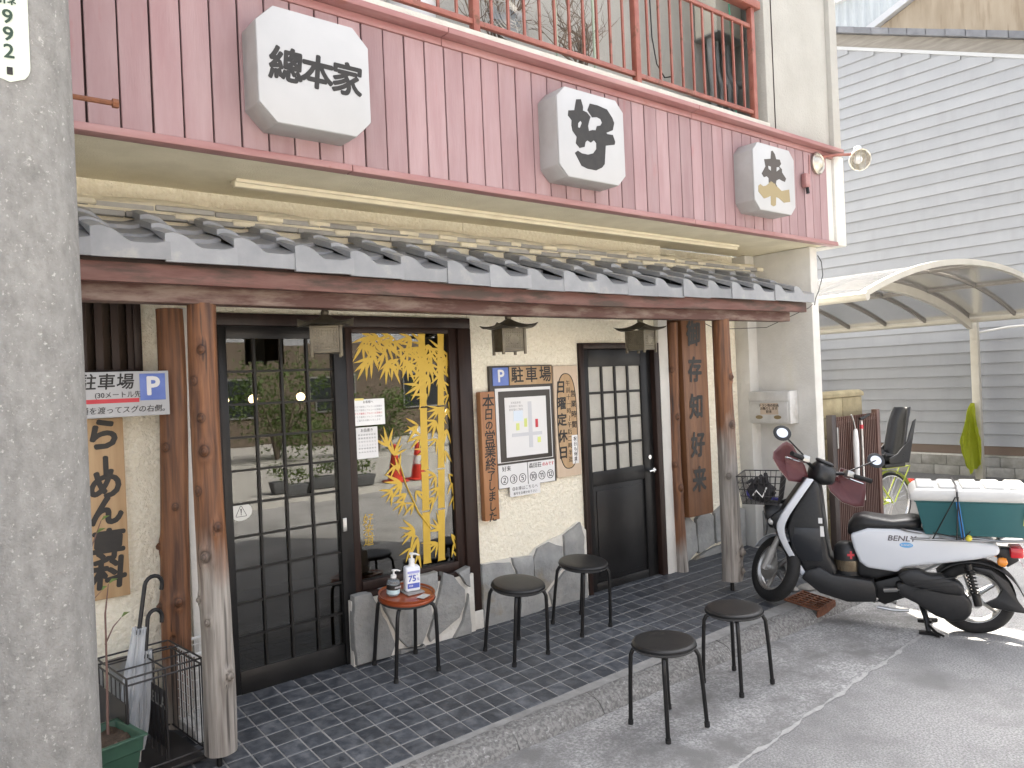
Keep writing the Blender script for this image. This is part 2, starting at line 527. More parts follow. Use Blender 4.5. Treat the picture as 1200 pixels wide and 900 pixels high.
while xs > -3.4:
    ob('fascia_board', flaked if abs(xs - bw / 2 - .945) < .06 else bmeshes[nb % 4], B, (xs - bw / 2 + random.uniform(-.0012, .0012), random.uniform(-.0015, .0015), 0))
    xs -= bw; nb += 1
for x0, x1 in ((-6, .35), (.354, 3.1), (3.104, 5.15)):
    t = MB(); t.box(x0, x1, -.775, -.70, 2.748, 2.782)
    t.build('fascia_trim', pinktrim, B, bevel=.003)
for x0, x1 in ((-6, .93), (.934, 3.12), (3.124, 5.19)):
    t = MB(); t.box(x0, x1, -.768, -.70, 3.524, 3.566)
    t.prism([(-.84, 3.568), (-.84, 3.600), (-.70, 3.622), (-.70, 3.568)], x0, x1, 'x')
    t.build('fascia_cap', pinktrim, B, bevel=.003)
box('fascia_end', (5.026, 5.125, -.752, -.60, 2.784, 3.52), white_wall, B, bevel=.004)
box('fascia_end_fin', (5.128, 5.30, -.775, .2, 2.752, 3.56), white_wall, B, bevel=.012)
# --- upper storey
uw = MB()
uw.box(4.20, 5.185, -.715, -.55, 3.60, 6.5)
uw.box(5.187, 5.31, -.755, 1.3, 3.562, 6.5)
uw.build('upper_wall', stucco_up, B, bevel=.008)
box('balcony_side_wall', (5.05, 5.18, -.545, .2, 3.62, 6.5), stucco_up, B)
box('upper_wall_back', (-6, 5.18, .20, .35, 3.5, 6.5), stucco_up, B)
box('shade_slab', (-6, 4.19, -.05, .20, 6.0, 6.15), cream, B)  # unseen slab high over the balcony, added to shade it
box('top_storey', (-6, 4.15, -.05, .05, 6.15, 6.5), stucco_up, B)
box('flat_roof', (-6, 5.35, -.75, 9.0, 6.5, 6.7), cream, B)
box('balcony_floor', (-6, 5.05, -.70, .20, 3.50, 3.60), cream, B)
box('coping', (-6, 4.19, -.745, -.60, 3.60, 3.685), cream, B, bevel=.008)
box('rear_wall', (-6, 5.05, 8.0, 8.2, -.2, 6.5), stucco_up, B)
box('left_wall', (-6.1, -5.98, -.6, 8.1, -.2, 6.5), stucco_up, B)
box('electric_conduit', (4.30, 4.306, -.722, -.716, 3.6, 5.6), darkwood, B)
# balcony window behind the rail
bwn = box('balcony_window', (1.5, 3.55, .17, .21, 4.9, 5.9), alum, B, bevel=.004)
for x0, x1 in ((1.56, 2.50), (2.55, 3.49)):
    box('pane', (x0, x1, .15, .168, 4.96, 5.84), glass_mat('g_balc', (.3, .32, .32), 1.6) if 'g_balc' not in MATS else MATS['g_balc'], bwn)

# --- pent roof with pan tiles
EY, EZ = -.80, 2.293
SL = .285                                     # rise per metre
deck = MB()
deck.prism([(-.74, EZ - .045), (-.02, EZ - .045 + SL * .78), (-.02, EZ - .075 + SL * .78), (-.74, EZ - .075)], -3.2, 4.56, 'x')
roof = deck.build('pent_roof', darkwood, B)
TW = .288
def hprof(u):
    if u < .24: return .052 + .008 * math.sin(PI * u / .24)
    if u < .55:
        f_ = (u - .24) / .31
        return .052 * (1 - f_ * f_ * (3 - 2 * f_))
    return .012 * max(0, (u - .8) / .2) ** 2
def pan(eave):
    t = MB(); nu = 20
    L = .30; th = .030
    top = []; bot = []
    us = [i / nu * 1.06 for i in range(nu + 1)]
    for y in (0, .02, L):
        z = SL * y + (-.004 if y == 0 else 0)
        top.append([(u * TW, y, z + hprof(min(u, 1.0)) + (.0 if u <= 1 else 0)) for u in us])
    f0 = []
    if eave:
        f0 = [(u * TW, -.006, -.070) for u in us]
        f1 = [(u * TW, -.006, hprof(min(u, 1)) - .004) for u in us]
        bk = [(u * TW, .012, -.070) for u in us]
        bk2 = [(u * TW, .012, hprof(min(u, 1)) - .03) for u in us]
        rings = [bk2, bk, f0, f1, top[1], top[2]]
    else:
        f0 = [(u * TW, 0, hprof(min(u, 1)) - th - .002) for u in us]
        bk = [(u * TW, L, SL * L + hprof(min(u, 1)) - th) for u in us]
        rings = [bk, f0, top[0], top[1], top[2]]
    t.loft(rings, cap=False, closed=False)
    # side skirt at the high roll
    for sgn, idx in ((1, 0), (-1, nu)):
        a = [r[idx] for r in rings]
        t.add(a, [tuple(range(len(a)))])
    return t
pe = [pan(True).mesh('eave_tile', tile_roof, smooth=True, angle=40)]
pr = [pan(False).mesh('roof_tile', tile_roof, smooth=True, angle=40)]
random.seed(5)
xk = -.85 - TW * 8
col = 0
while xk < 4.50:
    sag = -.028 * math.exp(-((xk - 1.9) / 1.5) ** 2) + (.012 if xk < 0 else 0)
    for row in range(4):
        o = ob('eave_tile' if row == 0 else 'roof_tile', pe[0] if row == 0 else pr[0], roof,
               (xk + random.uniform(-.003, .003), EY + row * .205 + random.uniform(-.006, .006), EZ + SL * row * .205 + row * .020 + sag + random.uniform(-.003, .003)),
               (random.uniform(-.012, .012), random.uniform(-.01, .01), random.uniform(-.01, .01)))
    xk += TW; col += 1
# ridge: mortar core, two courses of flat ridge tiles, plaster capping
rc = MB(); rc.box(-3.2, 4.60, -.225, .0, 2.42, 2.62)
rc.build('ridge_mortar', mortar_r, roof)
rc = MB()
def cap(u, v):
    x = -3.2 + 7.85 * u
    a = v * PI * .55
    return (x, -.01 - .235 * math.cos(a * .9) * (1 - .02 * math.sin(x * 23)), 2.605 + .040 * math.sin(a) + .006 * math.sin(x * 11))
rc.grid(cap, 120, 5)
rc.build('ridge_capping', mortar_r, roof, smooth=True)
random.seed(9)
for course in range(2):
    z0 = 2.525 + course * .045
    yf = -.250 + course * .018
    xk = -3.2 + .14 * course
    while xk < 4.5:
        L = .287
        MB().box(0, L, yf, -.05, 0, .028).build('ridge_tile', noshi_m, roof, bevel=.004, seg=1, loc=(xk, random.uniform(-.006, .006), z0 + random.uniform(-.004, .004)))
        xk += L + .003
        if random.random() < .8:
            MB().box(0, random.uniform(.09, .15), -.258 + course * .018, -.2, 0, .034).build('mortar_patch', mortar_r, roof, bevel=.008, seg=1, loc=(xk - .07, 0, z0 + random.uniform(.0, .008)))
# eave timbers
def sagbox(x0, x1, y0, y1, z0, z1, sagk):
    t = MB(); rings = []
    for i in range(25):
        x = x0 + (x1 - x0) * i / 24
        s = -sagk * math.exp(-((x - 1.9) / 1.6) ** 2)
        rings.append([(x, y0, z0 + s), (x, y1, z0 + s), (x, y1, z1 + s), (x, y0, z1 + s)])
    return t.loft(rings)
sagbox(-3.2, 4.62, -.745, -.70, 2.145, 2.228, .022).build('eave_board', beamred, B, bevel=.004)
sagbox(-3.2, 4.50, -.66, -.555, 2.072, 2.165, .015).build('eave_beam', beamdark, B, bevel=.006)
for xr in [-2.8 + .45 * i for i in range(17)]:
    MB().prism([(-.70, 2.17), (-.70, 2.22), (-.0, 2.22 + SL * .7), (-.0, 2.17 + SL * .7)], xr, xr + .045, 'x').build('rafter', darkwood, B)

# --- logs
def wood_log_mat():
    M_ = bpy.data.materials.new('log_wood'); M_.use_nodes = True
    n = M_.node_tree.nodes; l = M_.node_tree.links; b = n['Principled BSDF']
    tc = n.new('ShaderNodeTexCoord'); mp = n.new('ShaderNodeMapping'); mp.inputs['Scale'].default_value = (26, 26, 1.6)
    l.new(tc.outputs['Object'], mp.inputs[0])
    t = n.new('ShaderNodeTexNoise'); t.inputs['Scale'].default_value = 1.6; t.inputs['Detail'].default_value = 6; l.new(mp.outputs[0], t.inputs[0])
    r = n.new('ShaderNodeValToRGB'); l.new(t.outputs[0], r.inputs[0])
    e = r.color_ramp.elements; e[0].position = .3; e[0].color = (.060, .024, .012, 1); e[1].position = .7; e[1].color = (.235, .098, .038, 1)
    r2 = n.new('ShaderNodeValToRGB'); l.new(t.outputs[0], r2.inputs[0])
    e = r2.color_ramp.elements; e[0].position = .3; e[0].color = (.16, .14, .12, 1); e[1].position = .7; e[1].color = (.38, .355, .32, 1)
    at = n.new('ShaderNodeAttribute'); at.attribute_name = 'weather'
    t2 = n.new('ShaderNodeTexNoise'); t2.inputs['Scale'].default_value = 3.5; t2.inputs['Detail'].default_value = 5
    mp2 = n.new('ShaderNodeMapping'); mp2.inputs['Scale'].default_value = (3, 3, .6); l.new(tc.outputs['Object'], mp2.inputs[0]); l.new(mp2.outputs[0], t2.inputs[0])
    ma = n.new('ShaderNodeMath'); ma.operation = 'MULTIPLY_ADD'; l.new(t2.outputs[0], ma.inputs[0]); ma.inputs[1].default_value = .9; l.new(at.outputs['Fac'], ma.inputs[2])
    mr = n.new('ShaderNodeMapRange'); mr.inputs[1].default_value = .72; mr.inputs[2].default_value = 1.12; l.new(ma.outputs[0], mr.inputs[0])
    mx = n.new('ShaderNodeMix'); mx.data_type = 'RGBA'; l.new(mr.outputs[0], mx.inputs[0]); l.new(r.outputs[0], mx.inputs[6]); l.new(r2.outputs[0], mx.inputs[7])
    kn = n.new('ShaderNodeAttribute'); kn.attribute_name = 'knot'
    kr_ = n.new('ShaderNodeValToRGB'); l.new(kn.outputs['Fac'], kr_.inputs[0])
    ce = kr_.color_ramp; ce.elements[0].color = (.30, .24, .20, 1); ce.elements[1].color = (1, 1, 1, 1)
    for p_, c_ in ((.22, .75), (.34, .45), (.46, .8), (.60, .38), (.78, .85)):
        e_ = ce.elements.new(p_); e_.color = (c_, c_ * .96, c_ * .92, 1)
    # long drying cracks
    mp3 = n.new('ShaderNodeMapping'); mp3.inputs['Scale'].default_value = (40, 40, 1.1); l.new(tc.outputs['Object'], mp3.inputs[0])
    t3 = n.new('ShaderNodeTexNoise'); t3.inputs['Scale'].default_value = 1.3; t3.inputs['Detail'].default_value = 2; l.new(mp3.outputs[0], t3.inputs[0])
    cr = n.new('ShaderNodeMapRange'); cr.inputs[1].default_value = .30; cr.inputs[2].default_value = .36; cr.inputs[3].default_value = .35; cr.inputs[4].default_value = 1; l.new(t3.outputs[0], cr.inputs[0])
    m3 = n.new('ShaderNodeMix'); m3.data_type = 'RGBA'; m3.blend_type = 'MULTIPLY'; m3.inputs[0].default_value = 1; l.new(mx.outputs[2], m3.inputs[6]); l.new(kr_.outputs[0], m3.inputs[7])
    m4 = n.new('ShaderNodeMix'); m4.data_type = 'RGBA'; m4.blend_type = 'MULTIPLY'; m4.inputs[0].default_value = 1; l.new(m3.outputs[2], m4.inputs[6]); l.new(cr.outputs[0], m4.inputs[7])
    l.new(m4.outputs[2], b.inputs['Base Color']); b.inputs['Roughness'].default_value = .58
    bp = n.new('ShaderNodeBump'); bp.inputs['Strength'].default_value = .8; bp.inputs['Distance'].default_value = .008; l.new(t.outputs[0], bp.inputs['Height']); l.new(bp.outputs[0], b.inputs['Normal'])
    return M_
log_o = wood_log_mat()
def log(name, x0, y0, x1, y1, zb, zt, r0, r1, knots, seed, wz, parent, half=False):
    t = MB(); n = 44; m_ = 200; KN = {}
    def pt(k, j):
        f = j / m_; z = zb + (zt - zb) * f
        a = 2 * PI * k / n
        r = r0 + (r1 - r0) * f
        r *= 1 + .055 * fbm(math.cos(a) * 1.1 + seed, math.sin(a) * 1.1, z * 1.3) + .025 * fbm(math.cos(a) * 3 + seed, math.sin(a) * 3, z * 2.5 + 5)
        for kz, ka, kr, kh in knots:
            da = math.atan2(math.sin(a - ka), math.cos(a - ka)) * r
            q = math.hypot(da, (z - kz) * .8)
            r += kh * math.exp(-(q / kr) ** 2)
            r += kh * .35 * math.exp(-(q / (kr * .45)) ** 2) - kh * .55 * math.exp(-((q - kr * .62) / (kr * .16)) ** 2)
        KN[(k, j)] = min([1.0] + [math.hypot(math.atan2(math.sin(a - ka), math.cos(a - ka)) * r, (z - kz) * .8) / kr for kz, ka, kr, kh in knots])
        cx = x0 + (x1 - x0) * f + .012 * math.sin(z * 2.1 + seed); cy = y0 + (y1 - y0) * f + .010 * math.sin(z * 1.7 + seed * 2)
        return (cx + r * math.cos(a), cy + r * math.sin(a), z)
    rings = [[pt(k, j) for k in range(n)] for j in range(m_ + 1)]
    t.loft(rings)
    o = t.build(name, log_o, parent, smooth=True, angle=60)
    me = o.data
    at = me.attributes.new('weather', 'FLOAT', 'POINT')
    a2 = me.attributes.new('knot', 'FLOAT', 'POINT')
    for i, v in enumerate(me.vertices):
        a2.data[i].value = KN.get((i % n, i // n), 1.0)
        at.data[i].value = max(0, min(1, (wz[0] - v.co.z) / wz[1]))
    return o
va = -2.2                                       # angle on the log that faces the viewer
log('log_post', -.372, -.60, -.357, -.60, .0, 2.075, .072, .062, [(1.86, va + .25, .03, .018), (1.72, va - .3, .028, .012), (1.55, va + .1, .028, .012), (1.40, va + .2, .035, .02), (1.22, va - .35, .03, .012), (1.05, va + .75, .03, .02), (.92, va - .1, .035, .022), (.72, va - .9, .025, .014), (.62, va - .2, .022, .012), (.36, va + 1.0, .028, .026)], 1.3, (1.35, 1.0), B)
log('log_post', -.398, -.11, -.385, -.11, -.02, 2.10, .072, .063, [(.9, va - 1.0, .03, .018), (.62, va + .55, .03, .02), (.60, va - .9, .03, .018), (.44, va + .1, .02, -.012), (1.4, va - .2, .03, .012), (1.1, va + .4, .025, .01)], 4.1, (.55, .8), B)
log('log_post', 3.60, -.60, 3.605, -.60, .02, 2.075, .080, .066, [(1.62, va + .6, .035, .02), (1.25, va + .4, .04, .015), (.25, va + .8, .05, .03), (.10, va + .9, .04, .02), (.85, va - .3, .03, .012)], 7.7, (1.55, .9), B)
log('log_post', 3.665, -.05, 3.670, -.05, -.02, 2.10, .056, .047, [(1.7, va - .4, .03, .012), (1.3, va + .5, .035, .014), (.9, va - .3, .03, .012), (.7, va + .5, .04, .016)], 9.2, (.45, .5), B)
for x, y, r in ((-.372, -.60, .013), (3.605, -.60, .016)):
    MB().tube([(x, y, fz(y) - .01), (x, y, .06)], r, 10).build('log_pin', steel_blk, B, smooth=True)

# --- slatted window far left
box('slat_window', (-1.55, -.487, .10, .13, 1.78, 2.30), interior_m, B)
sw = box('slat_window_frame', (-1.55, -.487, -.02, .04, 1.765, 1.80), darkwood, B, bevel=.003)
box('jamb', (-.525, -.487, -.02, .05, 1.80, 2.30), darkwood, sw, bevel=.003)
for i in range(14):
    x = -1.50 + i * .073
    box('slat', (x, x + .034, .0, .03, 1.80, 2.30), darkwood, sw)

# --- interior seen through the glass
itr = MB()
itr.box(-3.0, 4.7, 5.0, 5.1, -.05, 2.75)
itr.box(-3.1, -3.0, .2, 5.1, -.05, 2.75); itr.box(4.7, 4.8, .26, 5.1, -.05, 2.75)
itr.build('interior_wall', interior_m, B)
box('interior_floor', (-3, 4.7, .14, 5.0, -.06, -.02), mat('dark_floor', (.05, .04, .035), None, .5), B)
box('interior_ceiling', (-3, 4.7, .14, 5.0, 2.70, 2.745), interior_m, B)
ct = box('counter', (-.6, 3.2, 2.2, 2.7, 0, 1.0), mat('counter_wood', (.11, .06, .035), (.07, .04, .025), .5, ns=5), B, bevel=.01)
lampm = emit_mat('lit_lamp', (1.0, .74, .42), 5.0)
for x, z, lab in ((.586, 1.606, 'leftmost glowing pendant lamp, seen through the sliding door next to the log'), (.82, 1.606, 'glowing pendant lamp behind the sliding door, second from the left'), (1.233, 1.606, 'glowing pendant lamp behind the right half of the sliding door'), (2.75, 1.39, 'small glowing lamp behind the bamboo on the shop window')):
    p = thing('pendant_lamp', lab, 'lamp', (x, 2.0, z), group='pendant lamps inside the shop')
    MB().ball((0, 0, 0), .036).build('globe', lampm, p, smooth=True)
    MB().tube([(0, 0, .036), (0, 0, 2.70 - z)], .004, 6).build('cord', steel_blk, p)

# --- sliding door
gmat = glass_mat('shop_glass', (.46, .46, .43), 1.75)
FRAME = MB()
FRAME.box(-.245, 1.58, -.03, .06, 2.03, 2.098)            # head
FRAME.box(1.475, 1.58, -.03, .06, -.01, 2.03)
FRAME.box(-.235, -.10, .0, .06, -.01, 2.03)
FRAME.build('shopfront_frame', darkwood, B, bevel=.004)
post = box('frame_foot', (1.505, 1.583, -.040, -.032, -.03, .12), mortar_w, B, bevel=.01)
door = MB()
door.box(-.10, -.055, .0, .045, .0, 2.03); door.box(.575, .655, -.012, .05, -.0, 2.03)
door.box(-.055, .575, .0, .045, 1.96, 2.03); door.box(-.055, .575, .0, .045, -.01, .125)
sd = door.build('sliding_door', blackframe, B, bevel=.003)
vx = [-.055, .10, .257, .414, .575]
hz = [.125 + i * (1.96 - .125) / 10 for i in range(11)]
for x in vx[1:-1]:
    box('muntin', (x - .0065, x + .0065, .004, .036, .125, 1.96), muntin_m, sd)
for z in hz[1:-1]:
    box('muntin', (-.055, .575, .008, .032, z - .006, z + .006), muntin_m, sd)
gm_ = {}
for i in range(4):
    for j in range(10):
        random.seed(i * 17 + j)
        MB().box(0, vx[i + 1] - vx[i], 0, .004, 0, hz[j + 1] - hz[j]).build('pane', gmat, sd, loc=(vx[i], .018, hz[j]), rot=(random.uniform(-.003, .003), 0, random.uniform(-.003, .003)))
box('pull_handle', (.585, .61, -.022, -.012, .80, .88), alum, sd, bevel=.003)
box('door_track', (-.1, .66, -.03, .06, -.03, -.012), alum, B)
# window
win = MB()
win.box(.655, .70, -.012, .05, .40, 2.03); win.box(1.41, 1.475, -.012, .05, .40, 2.03); win.box(.70, 1.41, -.012, .05, 1.995, 2.03); win.box(.70, 1.41, -.02, .05, .42, .475)
wn = win.build('shop_window', darkwood, B, bevel=.003)
MB().box(.70, 1.41, .012, .017, .475, 1.995).build('pane', gmat, wn)
box('window_sill', (.655, 1.475, -.06, .05, .385, .418), darkwood, B, bevel=.004)

# bamboo decal on the glass
gold = mat('bamboo_yellow', (.60, .40, .045), (.54, .35, .035), .5, ns=3)
dec = MB()
for xa, xb, wa, wb in ((1.215, 1.185, .050, .056), (1.365, 1.297, .048, .052)):
    nodes = [2.0, 1.84, 1.515, 1.10, .835, .49]
    for i in range(5):
        zt, zb_ = nodes[i] - .006, nodes[i + 1] + .006
        f0 = (2.0 - zt) / 1.5; f1 = (2.0 - zb_) / 1.5
        xt, xo = xa + (xb - xa) * f0, xa + (xb - xa) * f1
        w0, w1 = (wa + (wb - wa) * f0) / 2, (wa + (wb - wa) * f1) / 2
        dec.add([(xt - w0 * 1.12, 0, zt), (xt + w0 * 1.12, 0, zt), (xt + w0, 0, zt - .02), (xo + w1, 0, zb_ + .02), (xo + w1 * 1.12, 0, zb_), (xo - w1 * 1.12, 0, zb_), (xo - w1, 0, zb_ + .02), (xt - w0, 0, zt - .02)], [tuple(range(8))])
dec.build('bamboo_stems', gold, wn, loc=(0, .0117, 0))
random.seed(21)
lf = MB(); kk = 0; LC = []
def leaf(x, z, ang, L, wd):
    global kk
    cxl, czl = x + L * .5 * math.cos(ang), z + L * .5 * math.sin(ang)
    if any((cxl - p) ** 2 + (czl - q) ** 2 < .0205 ** 2 for p, q in LC): return
    LC.append((cxl, czl))
    kk += 1
    y = -kk * .00001
    c, s_ = math.cos(ang), math.sin(ang)
    pts = [(0, 0), (.18, .42), (.4, .5), (.7, .33), (1, 0), (.7, -.33), (.4, -.5), (.18, -.42)]
    lf.add([(x + L * p * c - wd * q * s_, y, z + L * p * s_ + wd * q * c) for p, q in pts], [tuple(range(8))])
def spray(x, z, base, n_, L):
    for i in range(n_):
        a = base + (i - (n_ - 1) / 2) * R(26) + random.uniform(-.12, .12)
        l_ = L * random.uniform(.75, 1.15)
        # keep within the pane
        ex = x + l_ * math.cos(a)
        if ex > 1.46 or ex < .70: continue
        leaf(x, z, a, l_, l_ * .15)
for i in range(70):                              # top canopy
    x = .80 + .62 * (i / 69) + random.uniform(-.02, .02)
    z = random.uniform(1.80, 1.985) - (.0 if x < 1.15 else random.uniform(0, .12))
    spray(x, min(z, 1.985), R(random.choice((200, 215, 235, 250, 265, 290))), 5, .125)
for i in range(6): spray(1.20 + random.uniform(-.02, .05), 1.90 - i * .06, R(215), 4, .12)
for i in range(10): spray(1.36 + random.uniform(-.03, .05), 1.86 - i * .045, R(random.choice((215, 320, 300))), 3, .10)
for (x, z, b_, n_, L) in [(1.33, 1.50, 215, 5, .12), (1.40, 1.50, 290, 5, .11), (1.30, 1.42, 230, 5, .12), (1.16, 1.40, 185, 4, .13), (1.18, 1.33, 200, 5, .12), (1.38, 1.36, 285, 5, .12), (1.30, 1.30, 240, 5, .11), (1.22, 1.24, 220, 4, .10), (1.36, 1.22, 280, 4, .10),
                          (.93, 1.28, 110, 4, .13), (.97, 1.22, 70, 5, .13), (.98, 1.16, 250, 4, .10), (1.0, 1.12, 130, 5, .11), (1.02, 1.04, 200, 5, .13), (.95, 1.0, 215, 4, .12), (1.05, .97, 190, 5, .12), (1.03, .92, 235, 5, .10), (1.1, .90, 220, 5, .1), (1.12, .98, 300, 4, .1),
                          (1.28, 1.06, 210, 5, .11), (1.38, 1.06, 330, 5, .10), (1.40, 1.0, 300, 5, .11), (1.30, .98, 240, 5, .10), (1.26, .92, 230, 4, .10), (1.42, .92, 270, 4, .1),
                          (1.10, .73, 195, 5, .14), (1.12, .68, 215, 5, .14), (1.06, .62, 240, 4, .10), (1.12, .58, 235, 4, .10), (1.30, .70, 140, 4, .12), (1.27, .62, 210, 4, .12), (1.38, .66, 320, 4, .12), (1.40, .60, 300, 4, .11), (1.38, .55, 330, 3, .09)]:
    spray(x, z, R(b_), n_, L)
lf.build('bamboo_leaves', gold, wn, loc=(0, .0114, 0))
br = MB(); br.tube([(1.22, 0, .72), (1.13, 0, .84), (1.05, 0, 1.02), (1.0, 0, 1.2)], [.006, .006, .004, .003], 6)
br.build('bamboo_branch', gold, wn, loc=(0, .0085, 0))
text('好\n来\n道', .075, gold, wn, (.765, .0105, .775), bold=-.0005, line=.85, shear=.15)

# --- right-hand door
dr = MB()
dr.box(2.60, 2.645, -.03, .08, -.02, 1.93); dr.box(3.44, 3.515, -.045, .08, -.02, 1.93); dr.box(2.645, 3.44, -.03, .08, 1.885, 1.93)
dr.build('door_frame', darkwood, B, bevel=.004)
box('door_void', (2.645, 3.44, .10, .12, -.02, 1.885), interior_m, B)
dd = MB()
Z0 = -.02
dd.box(2.648, 2.715, .0, .04, Z0, 1.882); dd.box(3.315, 3.437, .0, .04, Z0, 1.882)
dd.box(2.715, 3.315, .0, .04, 1.745, 1.882); dd.box(2.715, 3.315, .0, .04, .815, .925); dd.box(2.715, 3.315, .0, .04, Z0, .065)
dd.box(2.715, 3.315, .014, .03, .065, .815)
dd.box(2.755, 3.275, .006, .0145, .105, .775)
sdoor = dd.build('side_door', blackframe, B, bevel=.004)
obsc = mat('obscure_glass', (.34, .33, .29), (.42, .41, .36), .25, ns=3, bump=.8, bs=75, bdist=.006, spec=.8)
for i in range(4):
    x0 = 2.715 + i * .15
    if i: box('muntin', (x0 - .010, x0 + .010, .005, .035, .925, 1.745), blackframe, sdoor)
    for j in range(4):
        z0 = .925 + j * .205
        if i == 0 and j: box('muntin', (2.715, 3.315, .008, .032, z0 - .010, z0 + .010), blackframe, sdoor)
        box('pane', (x0, x0 + .15, .018, .024, z0, z0 + .205), obsc, sdoor)
hd = MB(); hd.tube([(3.375, -.0, .88), (3.375, -.05, .88)], .018, 12); hd.tube([(3.385, -.05, .88), (3.305, -.055, .875)], .011, 10)
hd.build('door_handle', chrome, sdoor, smooth=True)
MB().tube([(3.375, .0, .985), (3.375, -.012, .985)], .018, 14).build('lock', chrome, sdoor, smooth=True)

# --- flagstone cladding
WS = [[(0.604, 0.419), (0.721, 0.417), (0.775, 0.322), (0.872, 0.063), (0.839, 0.001), (0.606, 0.004), (0.594, 0.225)], [(0.795, 0.335), (0.893, 0.296), (1.143, 0.261), (1.149, 0.168), (1.066, 0.024), (0.962, 0.023), (0.894, 0.102)], [(1.056, 0.451), (1.207, 0.453), (1.208, 0.357), (1.165, 0.283), (1.061, 0.332)], [(1.244, 0.443), (1.327, 0.404), (1.412, 0.297), (1.408, 0.204), (1.357, 0.121), (1.13, 0.017), (1.115, 0.057), (1.21, 0.302)], [(1.361, 0.417), (1.455, 0.441), (1.452, 0.305), (1.419, 0.33)], [(1.441, 0.263), (1.448, -0.004), (1.31, -0.003), (1.39, 0.095)], [(0.904, 0.025), (1.055, 0.005), (1.077, 0.018), (1.097, -0.005), (0.903, -0.003)], [(.79, .42), (1.02, .435), (1.03, .33), (.88, .33), (.80, .365)]]
WT = [[(1.585, 0.413), (1.835, 0.381), (1.915, 0.196), (1.873, -0.041), (1.587, -0.047), (1.584, 0.213)], [(1.862, 0.41), (2.04, 0.394), (2.04, 0.262), (2.114, 0.186), (2.168, 0.021), (1.902, -0.042), (1.935, 0.182)], [(2.096, 0.44), (2.208, 0.468), (2.332, 0.416), (2.332, 0.269), (2.161, 0.136), (2.063, 0.243), (2.057, 0.371)], [(2.357, 0.497), (2.525, 0.566), (2.56, 0.453), (2.552, 0.315), (2.354, 0.259)], [(2.344, 0.225), (2.564, 0.276), (2.573, -0.035), (2.24, -0.037), (2.195, 0.108)]]
WR = [[(3.78, .30), (3.93, .42), (4.03, .33), (4.05, .08), (3.80, -.05)], [(4.05, .36), (4.17, .43), (4.30, .36), (4.30, .10), (4.07, .05)], [(4.32, .38), (4.48, .45), (4.62, .40), (4.60, .12), (4.33, .10)], [(4.64, .38), (4.78, .36), (4.78, -.05), (4.62, .10)], [(3.84, -.05), (4.06, .03), (4.30, .07), (4.60, .08), (4.64, -.06)]]
def stone(poly, yb, yf, axis='y'):
    t = MB(); cx = sum(p[0] for p in poly) / len(poly); cz = sum(p[1] for p in poly) / len(poly)
    # split long edges and roughen the outline
    pl = []
    for i, p in enumerate(poly):
        q = poly[(i + 1) % len(poly)]
        L = math.hypot(q[0] - p[0], q[1] - p[1]); nseg = max(1, int(L / .05))
        for k_ in range(nseg):
            f = k_ / nseg
            jx = 0 if k_ == 0 else random.uniform(-.006, .006)
            pl.append((p[0] + (q[0] - p[0]) * f + jx, p[1] + (q[1] - p[1]) * f + (jx * .8)))
    def ring(k_, y):
        return [(cx + (p[0] - cx) * k_, y, cz + (p[1] - cz) * k_) for p in pl]
    rings = [ring(1.0, yb), ring(1.0, yf + .010), ring(.975, yf + .002), ring(.93, yf)]
    if axis == 'x':
        rings = [[(p[1], p[0], p[2]) for p in r] for r in rings]
    return t.loft(rings)
random.seed(2)
box('stone_bed', (.60, 1.50, -.055, -.012, -.04, .384), mortar_w, B)
for p in WS:
    stone(p, -.03, -.075 - random.uniform(0, .012)).build('stone', stone_m, B, smooth=True)
bedp = [(1.583, -.06), (2.598, -.06), (2.598, .50), (2.52, .575), (2.35, .505), (2.21, .48), (2.09, .45), (2.03, .405), (1.86, .418), (1.583, .42)]
MB().prism(bedp, -.018, .005, 'y').build('stone_bed', mortar_w, B)
for p in WT:
    cxp = sum(q[0] for q in p) / len(p); czp = sum(q[1] for q in p) / len(p)
    p = [(cxp + (q[0] - cxp) * 1.045, czp + (q[1] - czp) * 1.045) for q in p]
    p = [(min(max(q[0], 1.585), 2.597), q[1]) for q in p]
    stone(p, .0, -.034 - random.uniform(0, .01)).build('stone', stone_m, B, smooth=True)
for p in WR:
    stone(p, .12, .066 - random.uniform(0, .01)).build('stone', stone_m, B, smooth=True)
for p in ([(-.60, -.06), (-.60, .36), (-.36, .43), (-.1, .36), (-.06, -.06)],):
    stone(p, 4.95, 4.902, 'x').build('stone', stone_m, B, smooth=True)
stone([(-.05, -.05), (-.09, .33), (.09, .33), (.09, -.05)], 4.95, 4.90, 'x').build('stone', stone_m, B, smooth=True)
for p in ([(-.98, -.05), (-.98, .33), (-.74, .38), (-.70, -.05)], [(-.69, -.05), (-.71, .36), (-.50, .37), (-.49, -.05)]):
    stone(p, .02, -.025).build('stone', stone_m, B, smooth=True)
# cables
MB().tube([(4.69, -.78, 2.205), (4.85, -.70, 2.27), (5.02, -.64, 2.36), (5.10, -.64, 2.50), (5.085, -.64, 2.62), (5.06, -.62, 2.68)], .004, 6).build('loose_cable', steel_blk, B, smooth=True)
MB().tube([(4.30, .09, 2.12), (4.45, .06, 2.06), (4.7, -.3, 2.05), (4.9, -.6, 2.20), (4.69, -.76, 2.21)], .003, 6).build('loose_cable', steel_blk, B, smooth=True)
